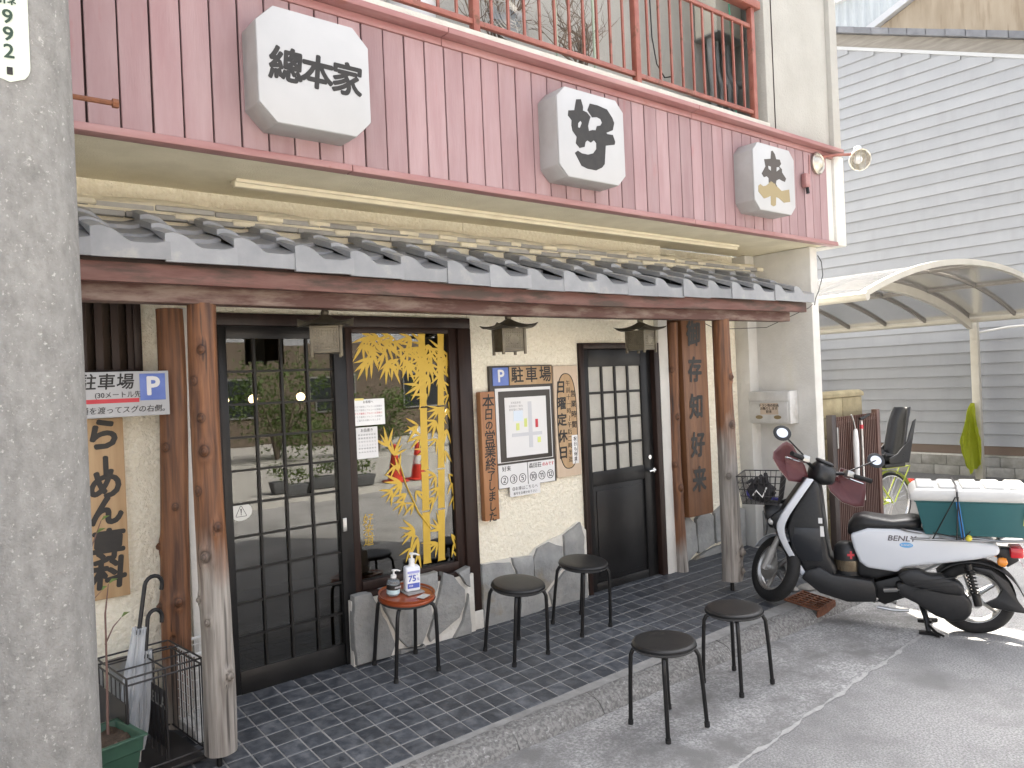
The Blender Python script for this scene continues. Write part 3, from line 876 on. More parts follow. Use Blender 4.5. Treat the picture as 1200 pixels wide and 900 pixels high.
# ================================================================ FASCIA SIGNS
HAO = [(1.788, 3.345), (1.828, 3.354), (1.845, 3.309), (1.841, 3.288), (1.874, 3.283), (1.905, 3.26), (1.891, 3.23), (1.881, 3.2), (1.886, 3.171), (1.914, 3.181), (1.945, 3.185), (1.957, 3.213), (1.989, 3.222), (2.004, 3.243), (1.991, 3.263), (1.96, 3.269), (1.919, 3.259), (1.88, 3.297), (1.903, 3.342), (1.97, 3.344), (2.054, 3.334), (2.099, 3.29), (2.115, 3.26), (2.099, 3.212), (2.039, 3.185), (2.049, 3.179), (2.098, 3.182), (2.117, 3.14), (2.11, 3.122), (2.029, 3.103), (2.013, 2.986), (1.989, 2.961), (1.935, 2.935), (1.858, 2.935), (1.809, 2.946), (1.758, 3.017), (1.784, 3.034), (1.818, 3.023), (1.869, 3.023), (1.915, 3.038), (1.943, 3.068), (1.945, 3.105), (1.926, 3.12), (1.899, 3.101), (1.869, 3.11), (1.853, 3.097), (1.843, 3.066), (1.8, 3.052), (1.769, 3.076), (1.779, 3.117), (1.746, 3.147), (1.739, 3.178), (1.743, 3.211), (1.713, 3.234), (1.719, 3.265), (1.769, 3.276), (1.781, 3.322)]
HAOH = [[(1.815, 3.218), (1.824, 3.208), (1.807, 3.176), (1.793, 3.177), (1.797, 3.203)]]
RAI = [(3.876, 3.357), (3.896, 3.364), (3.927, 3.339), (3.941, 3.304), (3.991, 3.308), (4.009, 3.277), (3.983, 3.252), (4.017, 3.237), (4.017, 3.211), (4.071, 3.169), (4.052, 3.141), (4.019, 3.144), (3.973, 3.153), (3.932, 3.136), (3.923, 3.109), (3.941, 3.089), (3.999, 3.063), (4.109, 3.088), (4.116, 2.99), (4.026, 2.973), (3.955, 3.002), (3.918, 3.005), (3.91, 2.941), (3.877, 2.928), (3.841, 2.937), (3.844, 3.007), (3.81, 2.992), (3.751, 2.974), (3.679, 3.02), (3.682, 3.064), (3.709, 3.081), (3.746, 3.068), (3.784, 3.077), (3.825, 3.1), (3.825, 3.14), (3.803, 3.152), (3.761, 3.139), (3.734, 3.164), (3.789, 3.227), (3.774, 3.279), (3.865, 3.296)]
RAIH = [[(3.825, 3.235), (3.858, 3.233), (3.858, 3.203), (3.83, 3.211)], [(3.942, 3.241), (3.973, 3.246), (3.979, 3.231), (3.937, 3.207)]]
def octo(x0, x1, z0, z1, c):
    return [(x0 + c, z0), (x1 - c, z0), (x1, z0 + c), (x1, z1 - c), (x1 - c, z1), (x0 + c, z1), (x0, z1 - c), (x0, z0 + c)]
def sign_box(x0, x1, z0, z1, c, label):
    s = thing('sign_box', label, 'sign', ((x0 + x1) / 2, -.76, z0), group='illuminated box signs on the fascia')
    ox = (x0 + x1) / 2
    P = octo(x0 - ox, x1 - ox, 0, z1 - z0, c)
    MB().prism(P, -.162, .002, 'y').build('case', signside, s, bevel=.006)
    P2 = [(p[0] * .992, (p[1] - (z1 - z0) / 2) * .992 + (z1 - z0) / 2) for p in P]
    MB().prism(P2, -.172, -.1625, 'y').build('face', signwhite, s, bevel=.003)
    return s, ox, z0
def flat(name, poly, mt, parent, off, y, th=.0015):
    MB().prism([(p[0] - off[0], p[1] - off[1]) for p in poly], y - th, y, 'y').build(name, mt, parent)
s, ox, oz = sign_box(-.180, .382, 2.868, 3.398, .082, 'white octagonal box sign reading 總本家, leftmost on the pink fascia')
for i, ch in enumerate('總本家'):
    text(ch, .166, signblack, s, (-.152 + .152 * i, -.1725, .258), bold=.0055, shear=0.10)
s, ox, oz = sign_box(1.628, 2.204, 2.866, 3.408, .068, 'white octagonal box sign with one big 好, middle of the pink fascia')
flat('lettering', HAO, signblack, s, (ox, oz), -.1722)
for h in HAOH: flat('lettering_counter', h, signwhite, s, (ox, oz), -.1738)
s, ox, oz = sign_box(3.628, 4.197, 2.885, 3.402, .068, 'white octagonal box sign with a worn 来, rightmost on the pink fascia')
def worn():
    M_ = bpy.data.materials.new('worn_letter_film'); M_.use_nodes = True
    n = M_.node_tree.nodes; l = M_.node_tree.links; b = n['Principled BSDF']
    tc = n.new('ShaderNodeTexCoord'); sp = n.new('ShaderNodeSeparateXYZ'); l.new(tc.outputs['Object'], sp.inputs[0])
    t = n.new('ShaderNodeTexNoise'); t.inputs['Scale'].default_value = 14; l.new(tc.outputs['Object'], t.inputs[0])
    ma = n.new('ShaderNodeMath'); ma.operation = 'MULTIPLY_ADD'; l.new(t.outputs[0], ma.inputs[0]); ma.inputs[1].default_value = .09; l.new(sp.outputs[2], ma.inputs[2])
    mr = n.new('ShaderNodeMapRange'); mr.inputs[1].default_value = .262; mr.inputs[2].default_value = .272; l.new(ma.outputs[0], mr.inputs[0])
    mx = n.new('ShaderNodeMix'); mx.data_type = 'RGBA'; l.new(mr.outputs[0], mx.inputs[0]); mx.inputs[6].default_value = (.28, .22, .105, 1); mx.inputs[7].default_value = (.05, .038, .028, 1)
    l.new(mx.outputs[2], b.inputs[0]); b.inputs['Roughness'].default_value = .45
    return M_
flat('lettering', RAI, worn(), s, (ox, oz), -.1722)
for h in RAIH: flat('lettering_counter', h, signwhite, s, (ox, oz), -.1738)

# lamps on the fascia end
fl = thing('floodlight', 'round floodlight on a red arm at the corner of the pink fascia', 'lamp', (4.99, -.80, 3.50))
MB().tube([(-.12, .03, .0), (.1, -.03, .04), (.34, -.06, .075)], .014, 8).build('arm', redpaint, fl, smooth=True)
hd = Matrix.Translation((.385, -.07, .03)) @ Vector((-.62, -.70, -.30)).to_track_quat('Z', 'Y').to_matrix().to_4x4()
MB().lathe([(.03, -.075), (.045, -.06), (.055, -.03), (.085, .02), (.098, .045), (.098, .055), (.088, .055), (.06, .02), (.01, -.02)], 24, hd).build('reflector', mat('lamp_steel', (.62, .60, .54), (.42, .38, .30), .3, metal=.7, ns=25), fl, smooth=True)
MB().lathe([(.0, .042), (.03, .03), (.045, .0), (.03, -.02)], 16, hd).build('bulb', mat('bulb_glass', (.75, .75, .72), None, .12, spec=.8), fl, smooth=True)
for k in range(5):
    a = hd @ Vector((-.09 + .045 * k, -math.sqrt(max(.001, .095 ** 2 - (-.09 + .045 * k) ** 2)), .058)); b_ = hd @ Vector((-.09 + .045 * k, math.sqrt(max(.001, .095 ** 2 - (-.09 + .045 * k) ** 2)), .058))
    MB().tube([a, b_], .003, 5).build('guard_wire', alum, fl)
MB().lathe([(.02, 0), (.04, .05), (.03, .11), (.0, .12)], 12, Matrix.Translation((.43, -.05, .05))).build('lamp_holder', mat('pale_blue_cap', (.55, .62, .66), None, .4), fl, smooth=True)
fl = thing('round_fascia_lamp', 'small round lamp head lying flat against the pink boards', 'lamp', (4.845, -.765, 3.44))
Mx = Matrix.Rotation(R(90), 4, 'X')
MB().lathe([(.09, 0), (.095, .02), (.085, .03), (.07, .02), (.05, .04), (.02, .055), (.0, .055)], 24, Mx).build('lamp_body', MATS['lamp_steel'], fl, smooth=True)
fl = thing('power_socket', 'pink painted outdoor socket box beside the rightmost box sign', 'socket', (4.62, -.762, 3.20))
MB().box(-.035, .035, -.05, 0, 0, .12).build('case', pinktrim, fl, bevel=.012)
MB().tube([(.01, -.03, .0), (.012, -.035, -.05)], .015, 8).build('plug', steel_blk, fl, smooth=True)
MB().tube([(.10, .0, .06), (.11, -.004, .3)], .008, 6).build('conduit', pinktrim, fl)

# ================================================================ BALCONY
rl = thing('balcony_railing', 'rusty red steel balcony railing above the coping', 'railing', (0, -.69, 3.685))
for x in (-1.55, -.17, 1.227, 2.631, 4.045):
    box('post', (x - .024, x + .024, -.024, .024, -.08, .92), redpaint, rl, bevel=.004)
for z, h, w_ in ((.055, .032, .03), (.755, .03, .028)):
    box('rail', (-3.0, 4.045, -w_ / 2, w_ / 2, z, z + h), redpaint, rl, bevel=.003)
box('handrail', (-3.0, 4.13, -.045, .045, .92, .985), redpaint, rl, bevel=.006)
for a, b_ in ((-2.95, -1.55), (-1.55, -.17), (-.17, 1.227), (1.227, 2.631), (2.631, 4.045)):
    for k in range(1, 11):
        x = a + (b_ - a) * k / 11
        box('baluster', (x - .0075, x + .0075, -.0075, .0075, .085, .755), redpaint, rl)

twig = mat('bare_twig', (.15, .11, .085), (.24, .20, .16), .9, ns=20, bump=.3, bs=60)
def shrub(t, p, d, L, r, dep):
    q = [Vector(p)]
    dd_ = Vector(d).normalized()
    for i in range(3):
        dd_ = (dd_ + Vector((random.uniform(-.45, .45), random.uniform(-.35, .35), random.uniform(-.3, .35)))).normalized()
        q.append(q[-1] + dd_ * L / 3)
    t.tube(q, [r, r * .85, r * .75, r * .6], 5)
    if dep == 0: return
    for i in range(3):
        o_ = random.choice(q[1:])
        shrub(t, o_, dd_ + Vector((random.uniform(-1, 1), random.uniform(-.8, .8), random.uniform(-.3, .9))), L * .68, r * .58, dep - 1)
pot_m = mat('grey_pot', (.55, .54, .50), (.42, .41, .38), .7, ns=9)
terr = mat('brown_planter', (.20, .13, .09), (.14, .09, .06), .7, ns=9)
soil = mat('soil', (.05, .033, .022), (.09, .06, .04), .95, ns=40, bump=.9, bs=60)
def potted(loc, h, r, mt, label, seed, n, L):
    p = thing('potted_shrub', label, 'plant', loc, group='dried out shrubs on the balcony')
    MB().lathe([(r * .72, 0), (r, h), (r * 1.08, h), (r * 1.08, h - .02), (r * .9, h - .03)], 20).build('pot', mt, p, smooth=True)
    random.seed(seed); t = MB()
    for i in range(n): shrub(t, (random.uniform(-.02, .02), random.uniform(-.02, .02), h - .05), (random.uniform(-.6, .6), random.uniform(-.4, .2), 1), L, .012, 4)
    t.build('branches', twig, p, smooth=True)
potted((2.40, -.40, 3.60), .17, .13, terr, 'dried bare shrub in brown pot, right of the green stakes on the balcony', 4, 4, .34)
potted((1.80, -.25, 3.60), .20, .15, pot_m, 'dried bare shrub in grey pot, next to the fan on the balcony', 8, 4, .36)
f = thing('electric_fan', 'old wire-caged fan standing behind the balcony railing', 'fan', (1.72, -.40, 3.60))
Mf = Matrix.Translation((0, 0, .42)) @ Matrix.Rotation(R(75), 4, 'X')
cg = MB()
for r in (.17, .15, .13, .11, .09, .07, .05):
    cg.tube([Mf @ Vector((r * math.cos(a * PI / 14), r * math.sin(a * PI / 14), .05 * (1 - (r / .17) ** 2))) for a in range(28)], .0028, 4, closed=True)
for a in range(10):
    cg.tube([Mf @ Vector((r * math.cos(a * PI / 5), r * math.sin(a * PI / 5), .05 * (1 - (r / .17) ** 2))) for r in (.03, .1, .17)], .0025, 4)
cg.build('cage', alum, f, smooth=True)
bl = MB()
for k in range(3):
    a0 = k * 2 * PI / 3
    bl.grid(lambda u, v: Mf @ Vector(((.03 + .11 * u) * math.cos(a0 + v * 1.3), (.03 + .11 * u) * math.sin(a0 + v * 1.3), -.03 + .03 * v)), 4, 4)
bl.build('blades', mat('fan_blue', (.26, .29, .31), None, .4), f, smooth=True)
MB().tube([Mf @ Vector((0, 0, .0)), Mf @ Vector((0, 0, -.10))], .05, 14).build('motor', alum, f, smooth=True)
MB().tube([(0, .03, .42), (0, .03, .02)], .016, 8).build('stand', alum, f)
MB().lathe([(.13, 0), (.13, .02), (.03, .035)], 20).build('base', alum, f, smooth=True)
for x, z, l in ((1.96, .55, 'left'), (2.31, .62, 'right')):
    o = MB().tube([(0, 0, 0), (.02, .02, 1.15)], .009, 8).build('garden_stake', mat('stake_green', (.36, .44, .34), None, .5), None, smooth=True, loc=(x, -.60, 3.60))
    tag(o, 'pale green garden stake leaning on the railing, %s one of the two' % l, 'stake', 'green garden stakes on the balcony')
bs = MB().lathe([(.09, 0), (.15, .11), (.16, .115), (.155, .12), (.08, .02)], 24).build('wash_basin', mat('white_basin', (.70, .72, .74), None, .4), None, smooth=True, loc=(2.10, -.46, 3.602))
tag(bs, 'white round wash basin below the railing, between the two stakes', 'basin')
for i, (x, w_, h_) in enumerate(((1.48, .36, .20), (2.85, .30, .16), (.72, .5, .18), (.18, .42, .22))):
    tg = thing('planter_box', ('grey planter trough under the fan on the balcony', 'brown planter trough right of the dried shrub on the balcony', 'grey planter trough at the left end of the visible railing', 'grey planter trough above the leftmost box sign')[i], 'planter', (x, -.45, 3.60), group='planter troughs on the balcony')
    MB().prism([(-w_ / 2 + .02, 0), (w_ / 2 - .02, 0), (w_ / 2, h_), (-w_ / 2, h_)], -.09, .09, 'y').build('trough', (pot_m, terr, pot_m, pot_m)[i], tg, bevel=.008)
    MB().box(-w_ / 2 + .02, w_ / 2 - .02, -.075, .075, h_ - .01, h_ + .004).build('soil', soil, tg)
bk = MB().lathe([(.12, 0), (.15, .30), (.158, .305), (.15, .31), (.11, .03)], 24).build('plastic_bucket', mat('bucket_white', (.72, .74, .76), None, .45), None, smooth=True, loc=(.98, -.40, 3.602))
tag(bk, 'white plastic bucket behind the railing, left of the fan', 'bucket')
# heater and pipes on the balcony back wall
ht = thing('water_heater', 'cream wall-mounted water heater with pipes on the balcony', 'heater', (4.68, -.06, 4.78))
MB().box(-.20, .20, 0, .245, 0, .50).build('case', mat('heater_cream', (.68, .66, .58), (.60, .58, .5), .5, ns=5), ht, bevel=.015)
MB().box(-.22, .22, -.02, .245, -.02, .0).build('tray', alum, ht, bevel=.004)
for k, (x, r, c) in enumerate(((-.14, .035, 'pot'), (-.04, .018, 'w'), (.06, .022, 'g'), (.12, .028, 'g'))):
    MB().tube([(x, .12, 0), (x + .01, .12, -.3), (x, .10 - .02 * k, -.45), (x, .1, -.95)], r, 10).build('pipe', mat('pipe_grey', (.33, .34, .34), (.26, .27, .27), .55, ns=8), ht, smooth=True)
MB().tube([(.06, .12, -.38), (.16, .05, -.40), (.22, .05, -.40)], .035, 10).build('pipe', MATS['pipe_grey'], ht, smooth=True)
hg = MB().tube([(0, 0, 0), (.01, 0, -.4), (.06, 0, -.62), (.16, 0, -.72), (.28, 0, -.68)], .006, 6).build('hanging_cable', steel_blk, None, smooth=True, loc=(3.75, .1, 5.0))
tag(hg, 'black cable hanging in a loop behind the balcony railing', 'cable')
gc = MB().tube([(0, 0, .86), (.01, -.01, .5), (.03, 0, .2), (.05, .01, .0)], .007, 6).build('green_rope', mat('cord_green', (.06, .26, .17), None, .7), None, smooth=True, loc=(3.86, -.62, 3.76))
tag(gc, 'dark green cord tied to the right end of the balcony railing', 'cord')

# ================================================================ LANTERNS under the eave
bronze = mat('old_bronze', (.11, .095, .07), (.17, .15, .105), .5, metal=.5, ns=12, bump=.2, bs=60)
def lantern(x, y, rz, label):
    L = thing('hanging_lantern', label, 'lantern', (x, y, 1.85), (0, 0, rz), 'bronze hanging lanterns')
    h = .145; a = .076
    fr = MB()
    for sx_ in (-1, 1):
        for sy_ in (-1, 1):
            fr.box(sx_ * a - .008, sx_ * a + .008, sy_ * a - .008, sy_ * a + .008, -.02, h)
    fr.box(-a, a, -a, a, .0, .014); fr.box(-a, a, -a, a, h - .012, h)
    fr.build('frame', bronze, L, bevel=.002)
    for k in range(4):
        t = MB()
        for i in range(9):
            u = -a + .014 + i * (2 * a - .028) / 8
            t.box(u - .005, u + .005, -a + .001, -a + .006, .014, h - .012)
        for j in range(7):
            z = .02 + j * (h - .04) / 6
            t.box(-a + .009, a - .009, -a + .0015, -a + .0065, z - .005, z + .005)
        t.lathe([(.03, -.001), (.03, .001)], 16, Matrix.Translation((0, -a + .0005, h / 2)) @ Matrix.Rotation(PI / 2, 4, 'X'))
        t.build('lattice_panel', bronze, L, rot=(0, 0, k * PI / 2))
    MB().box(-a + .01, a - .01, -a + .012, a - .012, .012, h - .012).build('liner', mat('lantern_liner', (.30, .26, .18), None, .8), L)
    def rf(u, v):
        c = [(-1, -1), (1, -1), (1, 1), (-1, 1)]
        k = int(u * 4) % 4; f_ = u * 4 - int(u * 4)
        p, q = c[k], c[(k + 1) % 4]
        bx, by = p[0] + (q[0] - p[0]) * f_, p[1] + (q[1] - p[1]) * f_
        rr_ = .132 * (1 - v) + .012
        corner = abs(bx * by)
        return (bx * rr_, by * rr_, h + .062 * v ** 1.9 + .030 * (1 - v) ** 2 * corner ** 3 + .002)
    MB().grid(rf, 32, 8, True).build('roof', bronze, L, smooth=True)
    MB().lathe([(.012, h + .055), (.020, h + .065), (.022, h + .078), (.014, h + .092), (.006, h + .1)], 12).build('finial', bronze, L, smooth=True)
    MB().tube([(.0, .0, h + .10), (.012, 0, h + .112), (.012, 0, h + .126), (0, 0, h + .138), (-.012, 0, h + .126), (-.012, 0, h + .112)], .003, 6, closed=True).build('ring', bronze, L, smooth=True)
    MB().tube([(0, 0, h + .138), (0, 0, 2.085 - 1.85)], .003, 6).build('hook', bronze, L)
    return L
lantern(.335, -.42, R(-24), 'bronze lattice lantern hanging in front of the glazed sliding door')
lantern(1.60, -.42, R(-14), 'bronze lattice lantern hanging above the parking notice board')
lantern(2.86, -.42, R(8), 'bronze lattice lantern hanging above the black side door')

# ================================================================ WOODEN BOARDS AND NOTICES
oak = mat('orange_board_wood', (.29, .125, .05), (.38, .185, .08), .5, ns=3, st=(9, 9, .6), bump=.12, bs=12, bst=(9, 9, .5))
dkoak = mat('dark_board_wood', (.12, .05, .022), (.21, .095, .04), .5, ns=3, st=(9, 9, .6), bump=.12, bs=12, bst=(9, 9, .5))
pale = mat('pale_board_wood', (.46, .315, .17), (.38, .245, .125), .6, ns=3, st=(9, 9, .6), bump=.08, bs=12, bst=(9, 9, .5), c3=(.36, .26, .16), ns3=2, con3=(.58, .75))
beige = mat('beige_board', (.60, .48, .36), (.56, .44, .32), .6, ns=3, st=(8, 8, .6))
blue = mat('parking_blue', (.10, .16, .46), (.13, .20, .52), .45, ns=14)
red = mat('signal_red', (.52, .035, .05), None, .5)
grey_l = mat('map_grey', (.55, .56, .58), None, .7)
print_grey = mat('faint_print', (.33, .33, .34), None, .7)
darkboard = mat('dark_bronze_board', (.05, .043, .036), None, .5)

# ramen plank
t = thing('wooden_sign', 'weathered plank sign lettered らーめん, half hidden by the concrete pole', 'sign', (-.68, -.012, .67))
pk = MB().box(-.088, .085, -.022, .0, 0, .89).build('plank', pale, t, bevel=.004)
for ch, z, sz in (('ら', .80, .165), ('ー', .655, .12), ('め', .555, .16), ('ん', .425, .16), ('専', .255, .16), ('科', .115, .16)):
    text(ch, sz, signblack, t, (-.012, -.0232, z), bold=.007, shear=.1, rot=(PI / 2, PI / 2 if ch == 'ー' else 0, 0))
# parking sign on the left
t = thing('parking_sign', 'white parking direction sign with blue P above the ramen plank', 'sign', (-.57, -.20, 1.566))
MB().box(-.30, .152, -.012, .0, 0, .218).build('plate', signwhite, t, bevel=.003)
MB().box(.018, .135, -.0145, -.0122, .075, .205).build('parking_symbol', blue, t, bevel=.001)
text('P', .125, paper, t, (.076, -.0152, .140), bold=.004)
text('駐車場', .080, ink, t, (-.13, -.0132, .165), bold=.0012, spacing=1.06, shear=.1)
text('(30メートル先).', .034, ink, t, (-.07, -.0132, .105), sx=.95)
MB().box(-.30, .013, -.0140, -.0122, .068, .088).build('arrow_bar', red, t)
text('本通を渡ってスグの右側。', .036, ink, t, (-.065, -.0132, .032), shear=.12)
MB().box(-.10, -.06, 0, .20, .05, .09).build('bracket', steel_blk, t)
# closing plaque
t = thing('wooden_plaque', 'narrow orange plaque reading 本日の営業終了しました beside the window', 'sign', (1.672, -.05, .715))
MB().box(-.062, .062, -.02, .03, 0, .88).build('plank', oak, t, bevel=.005)
for i, ch in enumerate('本日の営業終了しました'):
    text(ch, (.105, .085, .07, .10, .10, .095, .075, .07, .075, .07, .075)[i], signblack, t, (0, -.0212, .805 - sum((.0, .085, .075, .085, .092, .09, .078, .07, .07, .07, .07)[:i + 1])), bold=.0015, shear=.08)
# notice board
t = thing('notice_board', 'dark framed notice board with parking map beside the orange plaque', 'notice board', (2.03, .020, .89))
MB().box(-.30, .285, -.045, .022, .02, .88).build('board', darkboard, t, bevel=.004)
MB().box(-.275, -.135, -.050, -.0455, .742, .868).build('parking_symbol', blue, t, bevel=.001)
text('P', .12, paper, t, (-.205, -.0510, .805), bold=.003)
MB().box(-.125, .275, -.050, -.0455, .742, .872).build('header_panel', pale, t, bevel=.002)
for i, ch in enumerate('駐車場'): text(ch, .118, signblack, t, (-.055 + .132 * i, -.0510, .805), bold=.0022)
MB().box(-.26, .255, -.049, -.0455, .20, .722).build('mount', paper, t)
MB().box(-.235, .245, -.054, -.0495, .205, .70).build('map_frame', darkboard, t, bevel=.002)
mp_ = MB().box(-.185, .200, -.0565, -.0545, .235, .655).build('map_sheet', paper, t)
for nm, b_, mt in (('map_road', (.025, .060, .29, .62), grey_l), ('map_road_cross', (-.13, .15, .375, .40), grey_l), ('map_lot', (-.09, -.06, .42, .47), mat('map_yellow', (.62, .68, .22), None, .7)), ('map_lot', (-.015, .012, .44, .50), MATS['map_yellow']), ('map_shop', (.09, .115, .43, .49), red), ('map_lot', (.105, .135, .32, .36), MATS['map_yellow']), ('map_block', (-.11, -.025, .485, .56), mat('map_blue', (.62, .70, .78), None, .7))):
    MB().box(b_[0], b_[1], -.0574 - (.0004 if nm != 'map_road' else 0), -.0567, b_[2], b_[3]).build(nm, mt, mp_)
for i in range(3): text('駐車場のご案内' if i else '好来駐車場', .018, print_grey, mp_, (-.085, -.0570, .615 - .024 * i), ext=.0002)
MB().box(-.262, .0, -.052, -.0505 + .004, .025, .185).build('lot_panel', paper, t)
MB().box(.008, .262, -.052, -.0505 + .004, .025, .185).build('lot_panel', paper, t)
for (h, ns_, x) in (('好来', '②③⑤', -.13), ('森田荘', '⑩⑪⑫', .135)):
    text(h, .04, ink, t, (x - .06, -.0528, .155), bold=.0006, align='CENTER')
    text(ns_, .078, ink, t, (x, -.0528, .075), bold=.0008, spacing=1.1)
text('のみです', .032, red, t, (.20, -.0528, .155), sx=.9)
nt_ = MB().box(-.17, .11, -.0555, -.053, -.045, .03).build('note_strip', paper, t)
text('◎お車はこちらへ', .030, ink, t, (-.03, -.0562, .008), ext=.0002); text('番号をお確かめ下さい', .022, ink, t, (-.03, -.0562, -.026), ext=.0002)
# opening hours board
t = thing('opening_hours_board', 'pale wooden opening-hours board with black oval outline beside the black door', 'sign', (2.438, -.012, .93))
MB().box(-.120, .125, -.022, .010, 0, .83).build('plank', beige, t, bevel=.004)
ov = []
for k in range(49):
    a = 2 * PI * k / 48
    ov.append((.098 * math.copysign(abs(math.cos(a)) ** .8, math.cos(a)), .415 + .355 * math.copysign(abs(math.sin(a)) ** .62, math.sin(a))))
MB().prism([(p[0], p[1]) for p in ov[:-1]], -.0235, -.0222, 'y').build('oval_panel', pale, t)
MB().tube([(p[0], -.0236, p[1]) for p in ov[:-1]], .0035, 5, closed=True).build('oval_line', signblack, t)
def vert(s_, x, z0, dz, sz, par, y, bold=.001, mt=signblack, sh=.05):
    for i, ch in enumerate(s_): text(ch, sz, mt, par, (x, y, z0 - dz * i), bold=bold, shear=sh, rot=(PI / 2, PI / 2 if ch in '〜ー' else 0, 0))
vert('日曜定休日', -.057, .665, .122, .098, t, -.0244, .003)
vert('午前十一時〜午后二時半迄', .018, .695, .052, .046, t, -.0244, .0008)
vert('営業時間', .066, .615, .078, .054, t, -.0244, .001)
MB().box(.035, .098, -.0262, -.0246, .09, .305).build('patch_strip', paper, t, bevel=.0008)
vert('祝日も休業', .066, .275, .038, .034, t, -.0270, .0004)
# gozonji plank
t = thing('wooden_sign', 'tall dark plank sign with carved calligraphy between two rough logs', 'sign', (3.925, -.055, .43))
MB().box(-.165, .175, -.03, .16, 0, 1.73).build('plank', dkoak, t, bevel=.01)
for i, (ch, z) in enumerate((('御', 1.56), ('存', 1.25), ('知', .93), ('好', .60), ('来', .30))):
    text(ch, .225, signblack, t, (-.015, -.0325, z), bold=.008, shear=.08, sx=.85)
# window notices
nm_ = mat('laminated_sheet', (.82, .83, .82), None, .3)
t = thing('paper_notice', 'rounded laminated notice, upper of the two on the window glass', 'notice', (.795, .0, 1.425), group='notices on the shop window')
MB().box(-.112, .115, -.004, 0, 0, .162).build('sheet', nm_, t, bevel=.0015)
text('お客様へ', .018, ink, t, (0, -.0048, .143), ext=.0002)
for i in range(5): text('マスク着用とアルコール消毒の' if i < 4 else 'ご協力をお願いいたします', .0138, print_grey if i != 2 else red, t, (0, -.0048, .115 - .021 * i), ext=.0002)
MB().box(-.09, -.03, -.006, -.0042, .155, .168).build('yellow_tab', mat('tab_yellow', (.75, .66, .22), None, .5), t)
t = thing('paper_notice', 'white paper price list, lower of the two on the window glass', 'notice', (.779, .0, 1.222), group='notices on the shop window')
MB().box(-.073, .074, -.003, 0, 0, .192).build('sheet', paper, t)
text('お品書き', .022, ink, t, (0, -.0038, .172), ext=.0002)
for i in range(7): vert('好来らーめん', -.054 + .018 * i, .145, .021, .0125, t, -.0036, 0, print_grey)
# warning sticker on the sliding door
t = thing('warning_sticker', 'oval warning sticker on the lower glass beside the left log', 'sticker', (-.01, .012, 1.0))
MB().prism([(.062 * math.cos(a * PI / 12), .05 * math.sin(a * PI / 12)) for a in range(24)], -.0012, 0, 'y').build('disc', mat('clear_film', (.62, .62, .58), None, .3), t)
text('⚠', .06, ink, t, (0, -.0022, 0))

# mailbox on the wing wall
t = thing('mailbox', 'grey metal mailbox with paper label on the right wing wall', 'mailbox', (4.926, -.235, 1.17))
mb_m = mat('mailbox_grey', (.62, .62, .60), (.52, .52, .50), .45, ns=9, c3=(.40, .39, .36), ns3=3, con3=(.6, .75), spec=.5)
MB().box(-.14, 0, -.215, .215, 0, .30).build('case', mb_m, t, bevel=.008)
MB().box(-.150, -.141, -.205, .205, .21, .29).build('flap', mb_m, t, bevel=.003)
MB().box(-.148, -.141, -.195, .195, .015, .195).build('door', mb_m, t, bevel=.003)
for y in (-.09, .10):
    MB().lathe([(.030, -.001), (.030, .003)], 16, Matrix.Translation((-.148, y, .06)) @ Matrix.Rotation(-PI / 2, 4, 'Y') @ Matrix.Diagonal((.6, 1.25, 1, 1))).build('label_window', mat('brass_oval', (.26, .20, .10), None, .4), t)
MB().box(-.1515, -.1490, -.10, .085, .085, .19).build('paper_label', mat('kraft_paper', (.56, .46, .36), None, .8), t)
RX = (PI / 2, 0, -PI / 2)
text('チラシ等の投函\nお断りします\n好来', .030, ink, t, (-.1524, -.005, .138), rot=RX, line=.95)

# ================================================================ STOOLS
def stool_parts(seat_mt, tray=False):
    S = ob('stool', None)
    S.empty_display_size = .1
    H = .455
    MB().lathe([(.02, H - .028), (.155, H - .028), (.166, H - .022), (.168, H - .010), (.160, H - .002), (.150, H), (.10, H + .002), (.0, H + .003)], 36).build('seat', seat_mt, S, smooth=True)
    MB().lathe([(.150, H - .036), (.163, H - .036), (.1705, H - .026), (.1705, H - .020), (.1625, H - .0235), (.15, H - .0285)], 36, cap=False).build('seat_rim', mat('stool_rim', (.05, .05, .05), None, .22, spec=.7), S, smooth=True)
    for k in range(4):
        a = PI / 4 + k * PI / 2
        c_, s_ = math.cos(a), math.sin(a)
        prof = [(.10, H - .040), (.14, H - .042), (.163, H - .052), (.176, H - .078), (.180, H - .12), (.188, .22), (.198, .012)]
        leg = MB().tube([(c_ * r, s_ * r, z) for r, z in prof], .0115, 10).build('leg', steel_blk, S, smooth=True)
        MB().tube([(c_ * .1985, s_ * .1985, .0), (c_ * .1975, s_ * .1975, .026)], .0145, 10).build('rubber_foot', rubber, leg, smooth=True)
    return S
st0 = stool_parts(vinyl_blk)
spots = [((1.64, -1.575, -.1955), R(-6), (R(0), R(-1.5)), 'black round stool with bent tube legs standing nearest on the asphalt'),
         ((2.365, -1.50, -.1955), R(-4), (0, R(-1)), 'black round stool on the asphalt edge, in front of the scooter'),
         ((1.507, -.475, fz(-.475)), R(2), (math.atan(FS), 0), 'black round stool on tiles below the notice board'),
         ((2.148, -.40, fz(-.40)), R(2), (math.atan(FS), 0), 'black round stool on tiles in front of the black side door')]
for i, (p, rz, (tx, ty), lab) in enumerate(spots):
    o = st0 if i == 0 else copy_tree(st0)
    o.location = p
    o.rotation_euler = (Matrix.Rotation(tx, 3, 'X') @ Matrix.Rotation(ty, 3, 'Y') @ Matrix.Rotation(rz, 3, 'Z')).to_euler()
    tag(o, lab, 'stool', 'round stools outside the shop')
redseat = mat('red_brown_tray', (.33, .075, .025), (.27, .055, .018), .28, ns=4, spec=.5, coat=.2)
s5 = stool_parts(redseat)
